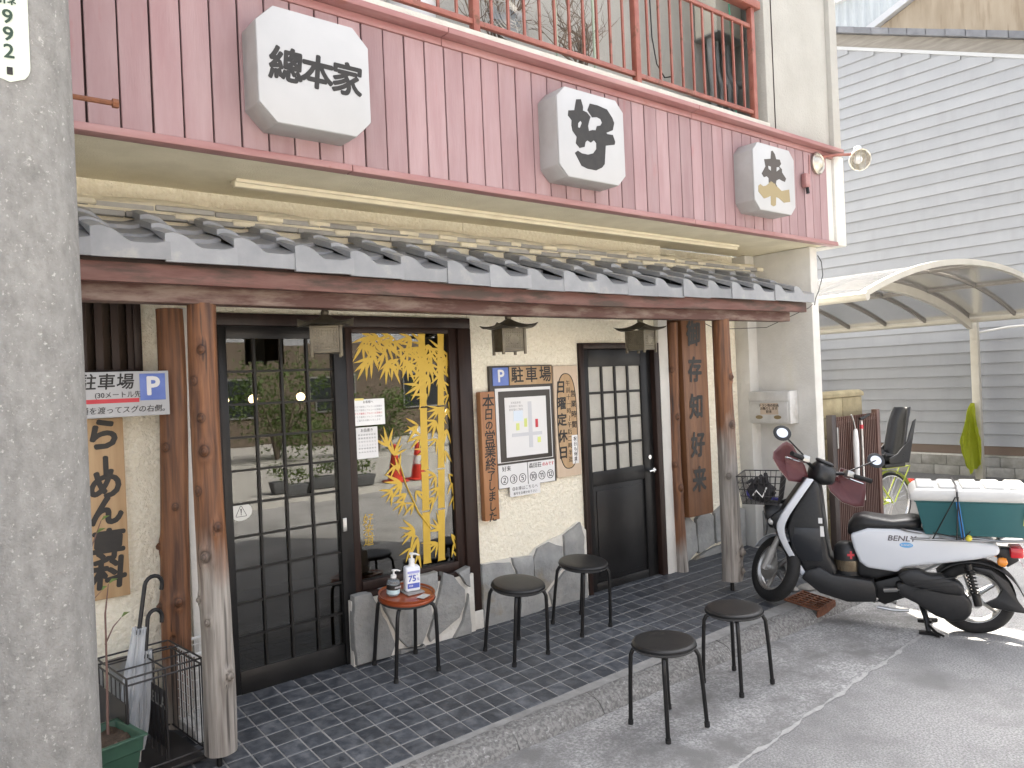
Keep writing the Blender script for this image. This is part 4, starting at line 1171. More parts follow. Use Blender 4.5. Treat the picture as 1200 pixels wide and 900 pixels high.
s5.location = (.842, -.248, fz(-.248)); s5.rotation_euler = (math.atan(FS), 0, R(-3))
tag(s5, 'round stool with red-brown top carrying hand sanitizer bottles', 'stool', 'round stools outside the shop')
MB().lathe([(.158, .456), (.166, .457), (.168, .466), (.160, .463), (.155, .460)], 36, cap=False).build('tray_lip', redseat, s5, smooth=True)

def on5(x, y, z): return s5.matrix_basis @ Vector((x, y, z))
clearp = mat('clear_bottle', (.72, .76, .78), None, .12, trans=.85, spec=.5)
label_w = mat('label_white', (.82, .83, .85), None, .4)
label_b = mat('label_blue', (.10, .14, .50), None, .4)
pump_w = mat('white_pump', (.82, .82, .80), None, .35)
Rf = Matrix.Rotation(math.atan(FS), 4, 'X')
tr = thing('sanitizer_dish', 'grey square dish under the large sanitizer bottle', 'dish', on5(.035, .0, .459), Rf.to_euler())
MB().box(-.058, .058, -.055, .055, 0, .010).build('dish', mat('dish_grey', (.30, .29, .28), None, .5), tr, bevel=.004)
bt = thing('sanitizer_bottle', 'large white pump sanitizer bottle with blue label reading 75', 'bottle', on5(.035, .0, .470), (math.atan(FS), 0, R(-12)), group='hand sanitizer bottles on the red-brown stool')
MB().box(-.046, .046, -.030, .030, 0, .150).build('bottle_body', mat('bottle_frost', (.80, .83, .88), None, .3, spec=.4), bt, bevel=.014, seg=3)
MB().lathe([(.022, .149), (.016, .165), (.0145, .172)], 16).build('neck', pump_w, bt, smooth=True)
MB().lathe([(.018, .170), (.018, .190), (.009, .193), (.006, .198), (.006, .215), (.014, .217), (.014, .226), (.002, .228)], 16).build('pump', pump_w, bt, smooth=True)
MB().tube([(0, 0, .222), (.02, -.012, .222), (.040, -.024, .214)], [.007, .006, .004], 8).build('nozzle', pump_w, bt, smooth=True)
MB().box(-.037, .037, -.0312, -.0304, .022, .128).build('label_panel', label_w, bt)
MB().box(-.037, .037, -.0318, -.0313, .022, .052).build('label_band', label_b, bt)
MB().box(-.037, .037, -.0318, -.0313, .112, .126).build('label_band', mat('label_lilac', (.36, .38, .70), None, .4), bt)
text('75', .050, label_b, bt, (-.008, -.0322, .080), bold=.0014, ext=.0003); text('%', .022, label_b, bt, (.028, -.0322, .074), ext=.0003)
text('アルコール', .012, label_b, bt, (0, -.0322, .104), ext=.0002); text('除菌', .013, label_w, bt, (-.016, -.0324, .037), ext=.0002)
bt = thing('sanitizer_bottle', 'small clear pump sanitizer bottle with black band', 'bottle', on5(-.078, .022, .459), (math.atan(FS), 0, R(10)), group='hand sanitizer bottles on the red-brown stool')
MB().lathe([(.036, 0), (.039, .006), (.039, .072), (.033, .088), (.014, .098), (.013, .104)], 24).build('bottle_body', clearp, bt, smooth=True)
MB().lathe([(.0355, .004), (.0362, .02), (.0362, .05), (.0, .05)], 24).build('gel', mat('gel_blue', (.45, .60, .68), None, .1, trans=.5), bt, smooth=True)
MB().lathe([(.0395, .038), (.0395, .066)], 24, cap=False).build('label_panel', signblack, bt, smooth=True)
text('手指消毒', .012, label_w, bt, (0, -.0402, .052), ext=.0002)
MB().lathe([(.0395, .012), (.0395, .036)], 24, cap=False).build('label_panel', mat('label_teal', (.50, .66, .70), None, .4), bt, smooth=True)
MB().lathe([(.017, .102), (.017, .118), (.006, .120), (.005, .140), (.012, .142), (.012, .148), (.001, .149)], 14).build('pump', pump_w, bt, smooth=True)
MB().tube([(0, 0, .145), (.018, -.01, .145), (.034, -.018, .139)], [.006, .005, .0035], 8).build('nozzle', pump_w, bt, smooth=True)
o = MB().box(-.042, .042, -.024, .024, 0, .0012).build('card', mat('plastic_card', (.66, .70, .70), (.50, .52, .52), .2, ns=30), None, loc=on5(.055, -.105, .4605), rot=(math.atan(FS), 0, R(28)))
tag(o, 'small pale card lying on the red-brown stool top', 'card')

# ================================================================ UMBRELLAS, RACKS, PLANTER (left corner)
wire_b = mat('black_wire', (.022, .02, .02), None, .45)
U = thing('umbrella_stand', 'black wire umbrella stand with two pierced side panels', 'umbrella stand', (-.60, -.36, fz(-.36)), (0, 0, R(6)))
ux, uy, uh = .165, .20, .47
fr = MB()
for z in (uh, uh - .03, .05):
    fr.tube([(-ux, -uy, z), (ux, -uy, z), (ux, uy, z), (-ux, uy, z)], .0048, 6, closed=True)
for x in (-ux, ux):
    for y in (-uy, uy): fr.tube([(x, y, 0), (x, y, uh)], .0055, 6)
fr.tube([(0, -uy, uh), (0, uy, uh)], .004, 6); fr.tube([(0, -uy, uh), (0, -uy, .05)], .004, 6)
for y in (-uy / 3, uy / 3): fr.tube([(-ux, y, uh), (ux, y, uh)], .004, 6)
fr.build('wire_frame', wire_b, U, smooth=True)
for x in (-ux, .0, ux):
    t = MB()
    for k in range(7):
        y = -uy + .03 + k * (2 * uy - .06) / 6
        t.tube([(x, y, .05), (x, y, uh - .03)], .0032, 5)
    t.build('side_wires', wire_b, U, smooth=True)
for x in (-ux - .004, .004):
    t = MB(); t.box(x - .002, x + .002, -uy + .01, uy - .01, .10, .36)
    t.build('side_panel', wire_b, U)
mat('panel_letter', (.33, .32, .30), None, .6)
text('UMBRELLA', .075, MATS['panel_letter'], U, (.0015, 0, .30), rot=RX, bold=.001)
MB().box(-ux, ux, -uy, uy, .0, .02).build('drip_tray', wire_b, U, bevel=.004)
film = mat('clear_vinyl', (.72, .76, .80), None, .2, trans=.3, alpha=.62, spec=.6)
def umbrella(loc, tilt, label, H, hook, rr_):
    u = thing('umbrella', label, 'umbrella', loc, tilt, 'clear vinyl umbrellas in the black stand')
    cn = MB()
    def f_(a, v):
        r = (.012 + (rr_ - .012) * math.sin(min(1, v * 1.15) * PI * .8) ** .7 * (1 - .25 * v)) * (1 + .28 * math.cos(8 * 2 * PI * a + 5 * v))
        return (r * math.cos(2 * PI * a), r * math.sin(2 * PI * a), .05 + v * H * .70)
    cn.grid(f_, 48, 14, True)
    cn.build('canopy', film, u, smooth=True)
    MB().tube([(0, 0, 0), (0, 0, H)], .005, 8).build('shaft', alum, u)
    pts = [(0, 0, H * .74), (0, 0, H)] + [(hook - hook * math.cos(a * PI / 8), 0, H + hook * math.sin(a * PI / 8)) for a in range(1, 9)] + [(2 * hook, 0, H - hook * .6)]
    MB().tube(pts, .0095 if hook > .03 else .007, 10).build('handle', plas_blk, u, smooth=True)
    MB().lathe([(.010, H * .72), (.020, H * .725), (.020, H * .75), (.010, H * .76)], 12).build('runner', plas_blk, u, smooth=True)
    return u
umbrella((-.735, -.38, fz(-.4) + .03), (R(2), R(9), R(14)), 'taller clear umbrella with thick black crook handle, leaning left', .80, .042, .036)
umbrella((-.665, -.40, fz(-.44) + .03), (R(-3), R(9), R(25)), 'shorter clear umbrella with thin black crook handle', .63, .040, .030)
wr = thing('wire_basket', 'tall white wire basket behind the left log', 'basket', (-.335, -.25, fz(-.25)), (0, 0, R(4)))
t = MB(); ax, ay, ah = .085, .13, .43
wire_w = mat('white_wire', (.74, .74, .72), (.6, .6, .58), .45, ns=12)
t.tube([(-ax, -ay, ah), (ax, -ay, ah), (ax, ay, ah), (-ax, ay, ah)], .008, 8, closed=True)
t.build('rim', wire_w, wr, smooth=True)
t = MB()
for k in range(9):
    f_ = -1 + 2 * k / 8
    for y in (-ay, ay): t.tube([(f_ * ax, y, .02), (f_ * ax, y, ah)], .0022, 5)
    for x in (-ax, ax): t.tube([(x, f_ * ay, .02), (x, f_ * ay, ah)], .0022, 5)
for k in range(9):
    z = .03 + k * .046
    t.tube([(-ax, -ay, z), (ax, -ay, z), (ax, ay, z), (-ax, ay, z)], .0022, 5, closed=True)
t.build('mesh_sides', wire_w, wr, smooth=True)
MB().box(-ax, ax, -ay, ay, .0, .06).build('base_tray', wire_w, wr, bevel=.006)
grn = mat('green_plastic', (.028, .075, .048), (.038, .095, .06), .5, ns=8)
pt = thing('green_planter', 'square green plastic planter with soil beside the concrete pole', 'planter', (-.865, -.62, fz(-.62)), (0, 0, R(12)))
t = MB(); h_ = .30
ring = lambda r, z: [(-r, -r, z), (r, -r, z), (r, r, z), (-r, r, z)]
t.loft([ring(.085, 0), ring(.118, h_ - .07), ring(.124, h_ - .068), ring(.128, h_ - .012), ring(.140, h_ - .01), ring(.140, h_), ring(.120, h_), ring(.112, h_ - .05)], cap=True)
t.build('pot', grn, pt, bevel=.004)
MB().grid(lambda u, v: (-.115 + .23 * u, -.115 + .23 * v, h_ - .03 + .02 * fbm(u * 5, v * 5)), 10, 10).build('soil', soil, pt, smooth=True)
t = MB(); random.seed(15)
t.tube([(.06, .06, .26), (.10, .14, .50), (.15, .25, .74), (.19, .30, .86)], [.006, .005, .004, .002], 6); t.tube([(.02, .05, .26), (.06, .2, .70), (.12, .33, 1.0), (.22, .42, 1.14)], [.006, .005, .004, .002], 6)
t.tube([(.12, .19, .62), (.17, .22, .68), (.21, .23, .71)], [.004, .003, .002], 5); t.tube([(.05, -.05, .27), (-.06, -.09, .20)], .006, 6); t.tube([(.08, .25, .80), (.15, .28, .84)], [.003, .0015], 5)
t.build('twigs', mat('reddish_twig', (.17, .10, .08), None, .8), pt, smooth=True)
lfm = mat('young_leaf', (.14, .20, .05), None, .6)
t = MB()
for p in ((.22, .42, 1.14), (.18, .38, 1.09), (.12, .33, 1.0), (.15, .28, .84), (.21, .23, .71), (.19, .30, .86)):
    a = random.uniform(0, 6)
    t.add([p, (p[0] + .02 * math.cos(a), p[1] - .01, p[2] + .012), (p[0] + .04 * math.cos(a), p[1] - .012, p[2] + .02), (p[0] + .018 * math.cos(a), p[1] + .008, p[2] + .02)], [(0, 1, 2, 3)])
t.build('leaves', lfm, pt)

# ================================================================ UTILITY POLE
PX, PY, PR = -1.137, -1.22, .172
up_ = thing('utility_pole', 'thick round concrete utility pole filling the left edge', 'pole', (PX, PY, -.2))
MB().grid(lambda u, v: (PR * math.cos(2 * PI * u) * (1 - .012 * v), PR * math.sin(2 * PI * u) * (1 - .012 * v), 9.0 * v), 48, 30, True).build('shaft', polec, up_, smooth=True)
b1 = MB().tube([(PR - .02, .0, 2.92), (PR + .145, .01, 2.925)], .010, 8); b1.tube([(PR + .13, .01, 2.925), (PR + .15, .01, 2.925)], .017, 6)
b1.build('step_bolt', rust, up_)
pl = thing('pole_number_plate', 'pale number plate reading 992 wrapped on the concrete pole', 'number plate', (PX, PY, 2.515))
PA = math.atan2(-4.26 - PY, -1.496 - PX) - R(3)
plm = mat('plate_pale_green', (.66, .72, .60), (.60, .66, .55), .45, ns=12)
n_ = 14
def plate_pts(hw, z0, z1, r):
    pts = []
    for k in range(9): a = PI + PI * k / 8; pts.append((hw * math.cos(a), z0 + hw + hw * math.sin(a)))
    for k in range(9): a = PI * k / 8; pts.append((hw * math.cos(a), z1 - hw + hw * math.sin(a)))
    return pts
pp = plate_pts(.055, .155, .80, 0)
t = MB()
t.grid(lambda u, v: (lambda z, hw: ((PR + .004) * math.cos(PA + (2 * u - 1) * hw / PR), (PR + .004) * math.sin(PA + (2 * u - 1) * hw / PR), z))(.155 + .64 * v, .055 * math.sqrt(max(0, 1 - max(0, (.055 - .64 * v) / .055, (.055 - .64 * (1 - v)) / .055) ** 2)) + 1e-4), 12, 40)
t.build('plate', plm, pl, smooth=True)
NX = Vector((math.cos(PA), math.sin(PA), 0))
rz = PA + PI / 2
for ch, z, sz in (("9", .36, .062), ("9", .305, .062), ("2", .25, .062), ("51ネ", .41, .026)):
    text(ch, sz, mat('plate_ink', (.03, .06, .04), None, .6), pl, (NX * (PR + .0062)) + Vector((0, 0, z)), rot=(PI / 2, 0, rz), bold=.0012)
MB().box(-.008, .008, -.001, .0008, -.012, .012).build('emblem', signblack, pl, loc=(NX * (PR + .0062)) + Vector((0, 0, .19)), rot=(0, 0, rz), bevel=.0005)
# ================================================================ DELIVERY SCOOTER
SCO = thing('scooter', 'white and black delivery scooter with cargo box parked half on the kerb', 'scooter', (4.225, -2.112, -.2), (0, 0, math.atan2(.906, -.423)))
def plate(name, poly, y0, y1, mt, par=None, bevel=.012, seg=2):
    return MB().prism(poly, y0, y1, 'y').build(name, mt, par or SCO, bevel=bevel, seg=seg)
def curve(pts, n=8):
    out = []
    P = [Vector(p) for p in pts]
    for i in range(len(P) - 1):
        p0 = P[max(i - 1, 0)]; p1 = P[i]; p2 = P[i + 1]; p3 = P[min(i + 2, len(P) - 1)]
        for k in range(n):
            t = k / n
            out.append(.5 * ((2 * p1) + (p2 - p0) * t + (2 * p0 - 5 * p1 + 4 * p2 - p3) * t * t + (-p0 + 3 * p1 - 3 * p2 + p3) * t ** 3))
    out.append(P[-1])
    return out
def wheel(name, M, Ro, tw, par):
    AX = M @ Matrix.Rotation(PI / 2, 4, 'X')
    prof = []
    for k in range(17):
        a = PI * k / 16
        prof.append((Ro - .055 + .055 * math.sin(a) ** .75, -tw / 2 * math.cos(a)))
    prof = [(Ro - .085, -tw * .36)] + prof + [(Ro - .085, tw * .36)]
    w_ = MB().lathe(prof, 48, AX, cap=False).build(name, rubber, par, smooth=True)
    rm = MB()
    rm.lathe([(Ro - .083, -tw * .38), (Ro - .072, -tw * .40), (Ro - .085, -tw * .30), (Ro - .10, -tw * .1), (Ro - .10, tw * .1), (Ro - .085, tw * .30), (Ro - .072, tw * .40), (Ro - .083, tw * .38)], 40, AX, cap=False)
    rm.lathe([(.045, -.05), (.045, .05)], 20, AX)
    for k in range(5):
        a = 2 * PI * k / 5
        c, s_ = math.cos(a), math.sin(a)
        rm.tube([AX @ Vector((c * .04, s_ * .04, 0)), AX @ Vector((c * (Ro - .09), s_ * (Ro - .09), 0))], [.02, .013], 8)
    rm.build('rim', alum, w_, smooth=True)
    return w_
wheel('rear_wheel', Matrix.Translation((0, 0, .25)), .25, .10, SCO)
# steering assembly: turned right about the raked column
ax_ = Vector((-math.sin(R(27)), 0, math.cos(R(27))))
H0 = Vector((.95, 0, 1.05))
ST = Matrix.Translation(H0) @ Matrix.Rotation(R(-50), 4, ax_) @ Matrix.Translation(-H0)
FW = Vector((1.285, 0, .355))
fwh = wheel('front_wheel', ST @ Matrix.Translation(FW), .25, .09, SCO)
MB().lathe([(.06, .052), (.095, .055), (.095, .060), (.06, .062)], 32, ST @ Matrix.Translation(FW) @ Matrix.Rotation(-PI / 2, 4, 'X')).build('brake_disc', alum, fwh, smooth=True)
fk = mat('fork_grey', (.40, .40, .39), None, .3, metal=.5)
for s_, nm in ((1, 'fork_leg'), (-1, 'fork_leg')):
    t = MB()
    t.tube([ST @ Vector((1.14, s_ * .085, .68)), ST @ Vector((1.235, s_ * .085, .49))], .022, 12)
    t.tube([ST @ Vector((1.235, s_ * .085, .49)), ST @ Vector((1.305, s_ * .085, .335))], .030, 12)
    t.tube([ST @ Vector((1.285, s_ * .10, .355)), ST @ Vector((1.285, s_ * .05, .355))], .026, 12)
    t.build(nm, fk, SCO, smooth=True)
def fend(u, v):
    a = R(35) + R(95) * u
    r = .275
    y = (v - .5) * .13
    return ST @ Vector((FW.x + (r - 6 * y * y) * math.cos(a), y, FW.z + (r - 6 * y * y) * math.sin(a)))
fd = MB().grid(fend, 16, 8).build('front_fender', white_paint, SCO, smooth=True)
sol = fd.modifiers.new('s', 'SOLIDIFY'); sol.thickness = .004
# leg shield
LP = curve([(1.00, 0, 1.065), (1.09, 0, .935), (1.185, 0, .79), (1.215, 0, .69), (1.175, 0, .54), (1.07, 0, .35)], 6)
def shield(u, v):
    p = LP[min(int(v * (len(LP) - 1) + .5), len(LP) - 1)]
    wv = .12 + .085 * math.sin(PI * min(1, .15 + v * .95))
    y = (2 * u - 1) * wv
    return (p.x + .07 * (1 - (2 * u - 1) ** 2), y, p.z)
sh = MB().grid(shield, 14, len(LP) - 1).build('front_cowl', plas_blk, SCO, smooth=True)
sol = sh.modifiers.new('s', 'SOLIDIFY'); sol.thickness = .012
for sg in (-1, 1):
    rings = []
    for i, p in enumerate(LP):
        v = i / (len(LP) - 1)
        wv = .12 + .085 * math.sin(PI * min(1, .15 + v * .95))
        y0, y1 = sg * (wv - .035), sg * (wv + .012)
        wd = .050 - .014 * abs(v - .5)
        rings.append([(p.x + .018 + wd * .4, y0, p.z), (p.x + .012 + wd * .3, y1, p.z), (p.x - wd * .55, y1, p.z - .01), (p.x - wd * .4, y0, p.z - .01)])
    MB().loft(rings).build('leg_shield_edge', white_paint, SCO, bevel=.006)
plate('inner_cover', [(1.005, 1.04), (.955, 1.04), (.94, .95), (.93, .82), (.918, .66), (.898, .50), (.855, .415), (.85, .36), (1.06, .355), (1.155, .54), (1.185, .69), (1.155, .80), (1.07, .95)], -.135, .135, plas_blk, bevel=.03, seg=3)
plate('floor_board', [(1.095, .335), (1.05, .40), (.97, .425), (.88, .375), (.62, .352), (.60, .30), (.60, .20), (.79, .185), (.97, .235)], -.17, .17, plas_blk, bevel=.018)
plate('under_frame', [(.66, .22), (.60, .33), (.40, .40), (.28, .36), (.40, .24), (.55, .17)], -.10, .10, steel_blk, bevel=.01)
plate('storage_pocket', [(.955, .70), (1.13, .70), (1.15, .60), (1.10, .46), (.94, .46)], .1352, .141, mat('satin_plastic', (.012, .014, .018), None, .3), bevel=.004)
plate('label_sticker', [(.935, .775), (.962, .775), (.962, .735), (.935, .735)], .1353, .1363, paper, bevel=0)
plate('label_sticker', [(.928, .715), (.952, .715), (.952, .64), (.925, .64)], .1353, .1363, paper, bevel=0)
# body, tail and seat
plate('under_seat_cover', [(.73, .66), (.72, .36), (.60, .35), (.45, .40), (.45, .66)], -.12, .12, plas_blk, bevel=.03, seg=3)
bodyp = [(.755, .665), (.735, .57), (.70, .475), (.655, .435), (.46, .415), (.425, .455), (.33, .47), (.16, .50), (-.02, .535), (-.145, .57), (-.155, .615), (-.12, .65), (.10, .685), (.30, .705), (.48, .72), (.64, .715)]
plate('body_panel', bodyp, -.155, .155, white_paint, bevel=.035, seg=4)
text('BENLY', .052, mat('badge_dark', (.10, .09, .10), None, .4), SCO, (.43, .1562, .655), rot=(PI / 2, 0, PI), bold=.001, sx=1.15, shear=.2, ext=.0006)
t = MB().prism([(.40 + .042 * math.cos(a * PI / 12), .612 + .018 * math.sin(a * PI / 12)) for a in range(24)], .1555, .1568, 'y').build('oval_badge', mat('badge_blue', (.12, .36, .66), None, .35), SCO)
text('BUSINESS', .016, paper, SCO, (.40, .1576, .612), rot=(PI / 2, 0, PI), ext=.0004)
def seatring(s_, w_, zb, zt):
    n = 14; r = []
    for k in range(n):
        a = 2 * PI * k / n
        cy, cz = math.cos(a), math.sin(a)
        yy = w_ * math.copysign(abs(cy) ** .6, cy); zz = (zb + zt) / 2 + (zt - zb) / 2 * math.copysign(abs(cz) ** .65, cz)
        r.append((s_, yy, zz))
    return r
sp = [(.775, .055, .655, .685), (.765, .09, .645, .735), (.73, .115, .65, .785), (.66, .135, .68, .805), (.57, .145, .695, .790), (.48, .15, .705, .775), (.40, .155, .71, .790), (.33, .15, .715, .795), (.30, .12, .72, .785)]
MB().loft([seatring(*q) for q in sp]).build('seat', vinyl_blk, SCO, smooth=True, angle=60)
# rack
t = MB()
z = .695
t.tube(curve([(.30, .17, z + .01), (.39, .16, z + .02), (.43, .13, z + .02), (.41, .12, z - .03), (.30, .16, z - .035), (-.28, .17, z - .02), (-.36, .13, z)], 5), .0095, 8)
t.tube(curve([(.30, -.17, z + .01), (.39, -.16, z + .02), (.43, -.13, z + .02), (.41, -.12, z - .03), (.30, -.16, z - .035), (-.28, -.17, z - .02), (-.36, -.13, z)], 5), .0095, 8)
for x in (.25, .05, -.15, -.30): t.tube([(x, -.17, z - .024), (x, .17, z - .024)], .008, 8)
t.tube([(-.36, -.13, z), (-.36, .13, z)], .009, 8)
t.build('cargo_rack', mat('rack_steel', (.33, .33, .33), None, .3, metal=.8), SCO, smooth=True)
MB().tube(curve([(.20, .185, .685), (.10, .215, .672), (.0, .19, .685), (-.15, .20, .675), (-.30, .20, .69)], 5), .006, 6).build('cargo_hook', MATS['rack_steel'], SCO, smooth=True)
MB().ball((.03, .205, .688), .022).build('rope_ratchet', mat('ratchet_yellow', (.60, .52, .05), None, .4), SCO, smooth=True)
# tail lights, plate, fender
plate('tail_bracket', [(-.12, .60), (-.24, .595), (-.27, .52), (-.20, .47), (-.13, .55)], -.05, .05, plas_blk, bevel=.01)
MB().box(-.29, -.215, -.055, .10, .545, .615).build('tail_light', mat('red_lens', (.55, .02, .03), None, .15, spec=.7), SCO, bevel=.012)
for sg in (1, -1):
    MB().lathe([(.0, -.03), (.024, -.02), (.032, .0), (.030, .02), (.0, .035)], 16, Matrix.Translation((-.16, sg * .14, .527)) @ Matrix.Rotation(R(-100), 4, 'Y')).build('indicator', mat('amber_lens', (.75, .26, .03), None, .15, spec=.7), SCO, smooth=True)
    MB().tube([(-.15, sg * .05, .55), (-.15, sg * .13, .53)], .012, 8).build('indicator_stalk', plas_blk, SCO)
MB().obox((-.305, .0, .455), (.003, .17, .10), Matrix.Rotation(R(25), 3, 'Y')).build('number_plate', mat('plate_pink', (.72, .58, .63), None, .5), SCO, bevel=.001)
def rfend(u, v):
    a = R(40) + R(150) * u
    r = .285 + (.03 * max(0, (u - .75) / .25) ** 2)
    y = (v - .5) * .15
    return (r * math.cos(a) - (.05 * max(0, (u - .85) / .15) ** 1.5), y, .25 + (r - 5 * y * y) * math.sin(a) - .01)
o = MB().grid(rfend, 26, 8).build('rear_fender', plas_blk, SCO, smooth=True); sol = o.modifiers.new('s', 'SOLIDIFY'); sol.thickness = .006
plate('fender_side', [(.02, .475), (-.10, .46), (-.20, .38), (-.25, .26), (-.285, .205), (-.34, .195), (-.33, .175), (-.20, .185), (-.10, .20), (-.06, .23), (-.13, .27), (-.16, .33), (-.10, .42), (.0, .44)], .055, .082, plas_blk, bevel=.008)
# shock
t = MB()
a0, a1 = Vector((.035, .135, .50)), Vector((-.015, .135, .225))
pts = []
for k in range(96):
    f_ = k / 95; p = a0.lerp(a1, .12 + .62 * f_)
    pts.append(p + Vector((.026 * math.cos(f_ * 7.5 * 2 * PI), .026 * math.sin(f_ * 7.5 * 2 * PI), 0)))
t.tube(pts, .0052, 6)
t.tube([a0, a1], .012, 8); t.tube([a0.lerp(a1, .72), a1], .026, 12); t.tube([a0, a0.lerp(a1, .12)], .024, 12)
t.build('shock_absorber', steel_blk, SCO, smooth=True)
# drive unit
plate('drive_case', [(.48, .345), (.47, .265), (.36, .215), (.24, .135), (.15, .105), (.07, .115), (.025, .17), (.02, .25), (.06, .30), (.18, .335), (.34, .37)], .065, .165, plas_blk, bevel=.022, seg=3)
plate('air_cleaner', [(.465, .40), (.40, .445), (.33, .45), (.27, .42), (.20, .425), (.095, .385), (.06, .345), (.075, .295), (.17, .30), (.30, .32), (.42, .345)], .085, .205, plas_blk, bevel=.02, seg=3)
t = MB()
for k in range(3): t.obox((.24, .206, .395 - k * .028), (.27, .006, .006), Matrix.Rotation(R(12), 3, 'Y'))
t.build('cleaner_ribs', plas_blk, SCO)
t = MB(); t.tube([(.0, .05, .25), (.0, .14, .25)], .045, 16); t.tube([(.02, .12, .25), (-.015, .135, .225)], .018, 8); t.obox((.05, .12, .24), (.10, .03, .06))
t.build('axle_housing', alum, SCO, smooth=True)
t = MB(); t.tube([(.63, .08, .20), (.55, .06, .22), (.47, .07, .20)], .03, 10); t.tube([(.60, .13, .16), (.50, .14, .15), (.40, .12, .15)], .012, 8); t.tube([(.64, .15, .22), (.64, .165, .22)], .02, 12); t.tube([(.55, .12, .28), (.45, .15, .30)], .016, 8)
t.build('engine_parts', alum, SCO, smooth=True)
t = MB()
for sg in (1, -1):
    t.tube([(.33, sg * .05, .20), (.30, sg * .10, .11), (.285, sg * .15, .025)], .016, 8)
    t.tube([(.285, sg * .15, .022), (.22, sg * .185, .012)], .014, 8); t.obox((.30, sg * .14, .012), (.09, .04, .02))
t.tube([(.31, -.08, .13), (.31, .08, .13)], .012, 8)
t.tube([(.29, .13, .07), (.24, .20, .035), (.20, .235, .03)], .009, 8)
t.build('centre_stand', steel_blk, SCO, smooth=True)
# headlight
MB().lathe([(.0, -.06), (.07, -.05), (.10, .0), (.105, .05), (.098, .075), (.09, .08)], 24, Matrix.Translation((1.255, 0, .775)) @ Matrix.Rotation(R(100), 4, 'Y')).build('headlight_case', plas_blk, SCO, smooth=True)
MB().lathe([(.093, .0), (.075, .018), (.0, .026)], 24, Matrix.Translation((1.325, 0, .763)) @ Matrix.Rotation(R(100), 4, 'Y')).build('headlight_lens', chrome, SCO, smooth=True)
for sg in (1, -1):
    MB().ball((1.285, sg * .125, .735), .030, scale=(1, .8, .9)).build('front_indicator', mat('clear_lens', (.6, .6, .58), None, .12, metal=.3), SCO, smooth=True)
    plate('indicator_pod', [(1.18, .68), (1.27, .67), (1.30, .77), (1.20, .84)], sg * .10 - .05, sg * .10 + .05, plas_blk, bevel=.02)
# front basket
bk = MB()
bx0, bx1, bt_, bb = 1.20, 1.52, 1.075, .865
for z, ins in ((bt_, 0), (bt_ - .05, .008), (bt_ - .10, .016), (bt_ - .15, .024), (bb, .034)):
    bk.tube([(bx0 + ins, -.19 + ins, z), (bx1 - ins, -.19 + ins, z), (bx1 - ins, .19 - ins, z), (bx0 + ins, .19 - ins, z)], .0045 if z == bt_ else .003, 5, closed=True)
for k in range(9):
    f_ = k / 8
    for sg in (-1, 1): bk.tube([(bx0 + .32 * f_, sg * .19, bt_), (bx0 + .034 + .252 * f_, sg * .156, bb)], .0028, 5)
    y = -.19 + .38 * f_; y2 = y * .82
    bk.tube([(bx1, y, bt_), (bx1 - .034, y2, bb)], .0028, 5); bk.tube([(bx0, y, bt_), (bx0 + .034, y2, bb)], .0028, 5)
    bk.tube([(bx0 + .034, y2, bb), (bx1 - .034, y2, bb)], .0028, 5)
bk.build('front_basket', wire_b, SCO, smooth=True)
MB().tube([(1.24, .0, .86), (1.12, 0, .90)], .012, 8).build('basket_bracket', steel_blk, SCO)
# handlebar group
def SP(x, y, z): return ST @ Vector((x, y, z))
rings = []
for s_, w_, z0, z1 in ((1.035, .05, 1.03, 1.10), (1.00, .075, 1.01, 1.15), (.94, .085, 1.0, 1.17), (.88, .08, 1.0, 1.145), (.855, .055, 1.02, 1.11)):
    rings.append([SP(*q) for q in seatring(s_, w_, z0, z1)])
MB().loft(rings).build('handle_cover', plas_blk, SCO, smooth=True, angle=60)
Mg = ST @ Matrix.Translation((.925, 0, 1.166)) @ Matrix.Rotation(R(-22), 4, 'Y')
MB().lathe([(.0, -.01), (.062, -.01), (.068, .004), (.060, .012), (.056, .010)], 24, Mg).build('speedometer', plas_blk, SCO, smooth=True)
MB().lathe([(.056, .008), (.0, .0095)], 24, Mg).build('dial_glass', mat('dial', (.5, .5, .48), None, .1, spec=.8), SCO, smooth=True)
maroon = mat('maroon_vinyl', (.085, .022, .026), (.12, .035, .036), .5, ns=6, bump=.1, bs=120)
edge = mat('piping', (.34, .27, .25), None, .6)
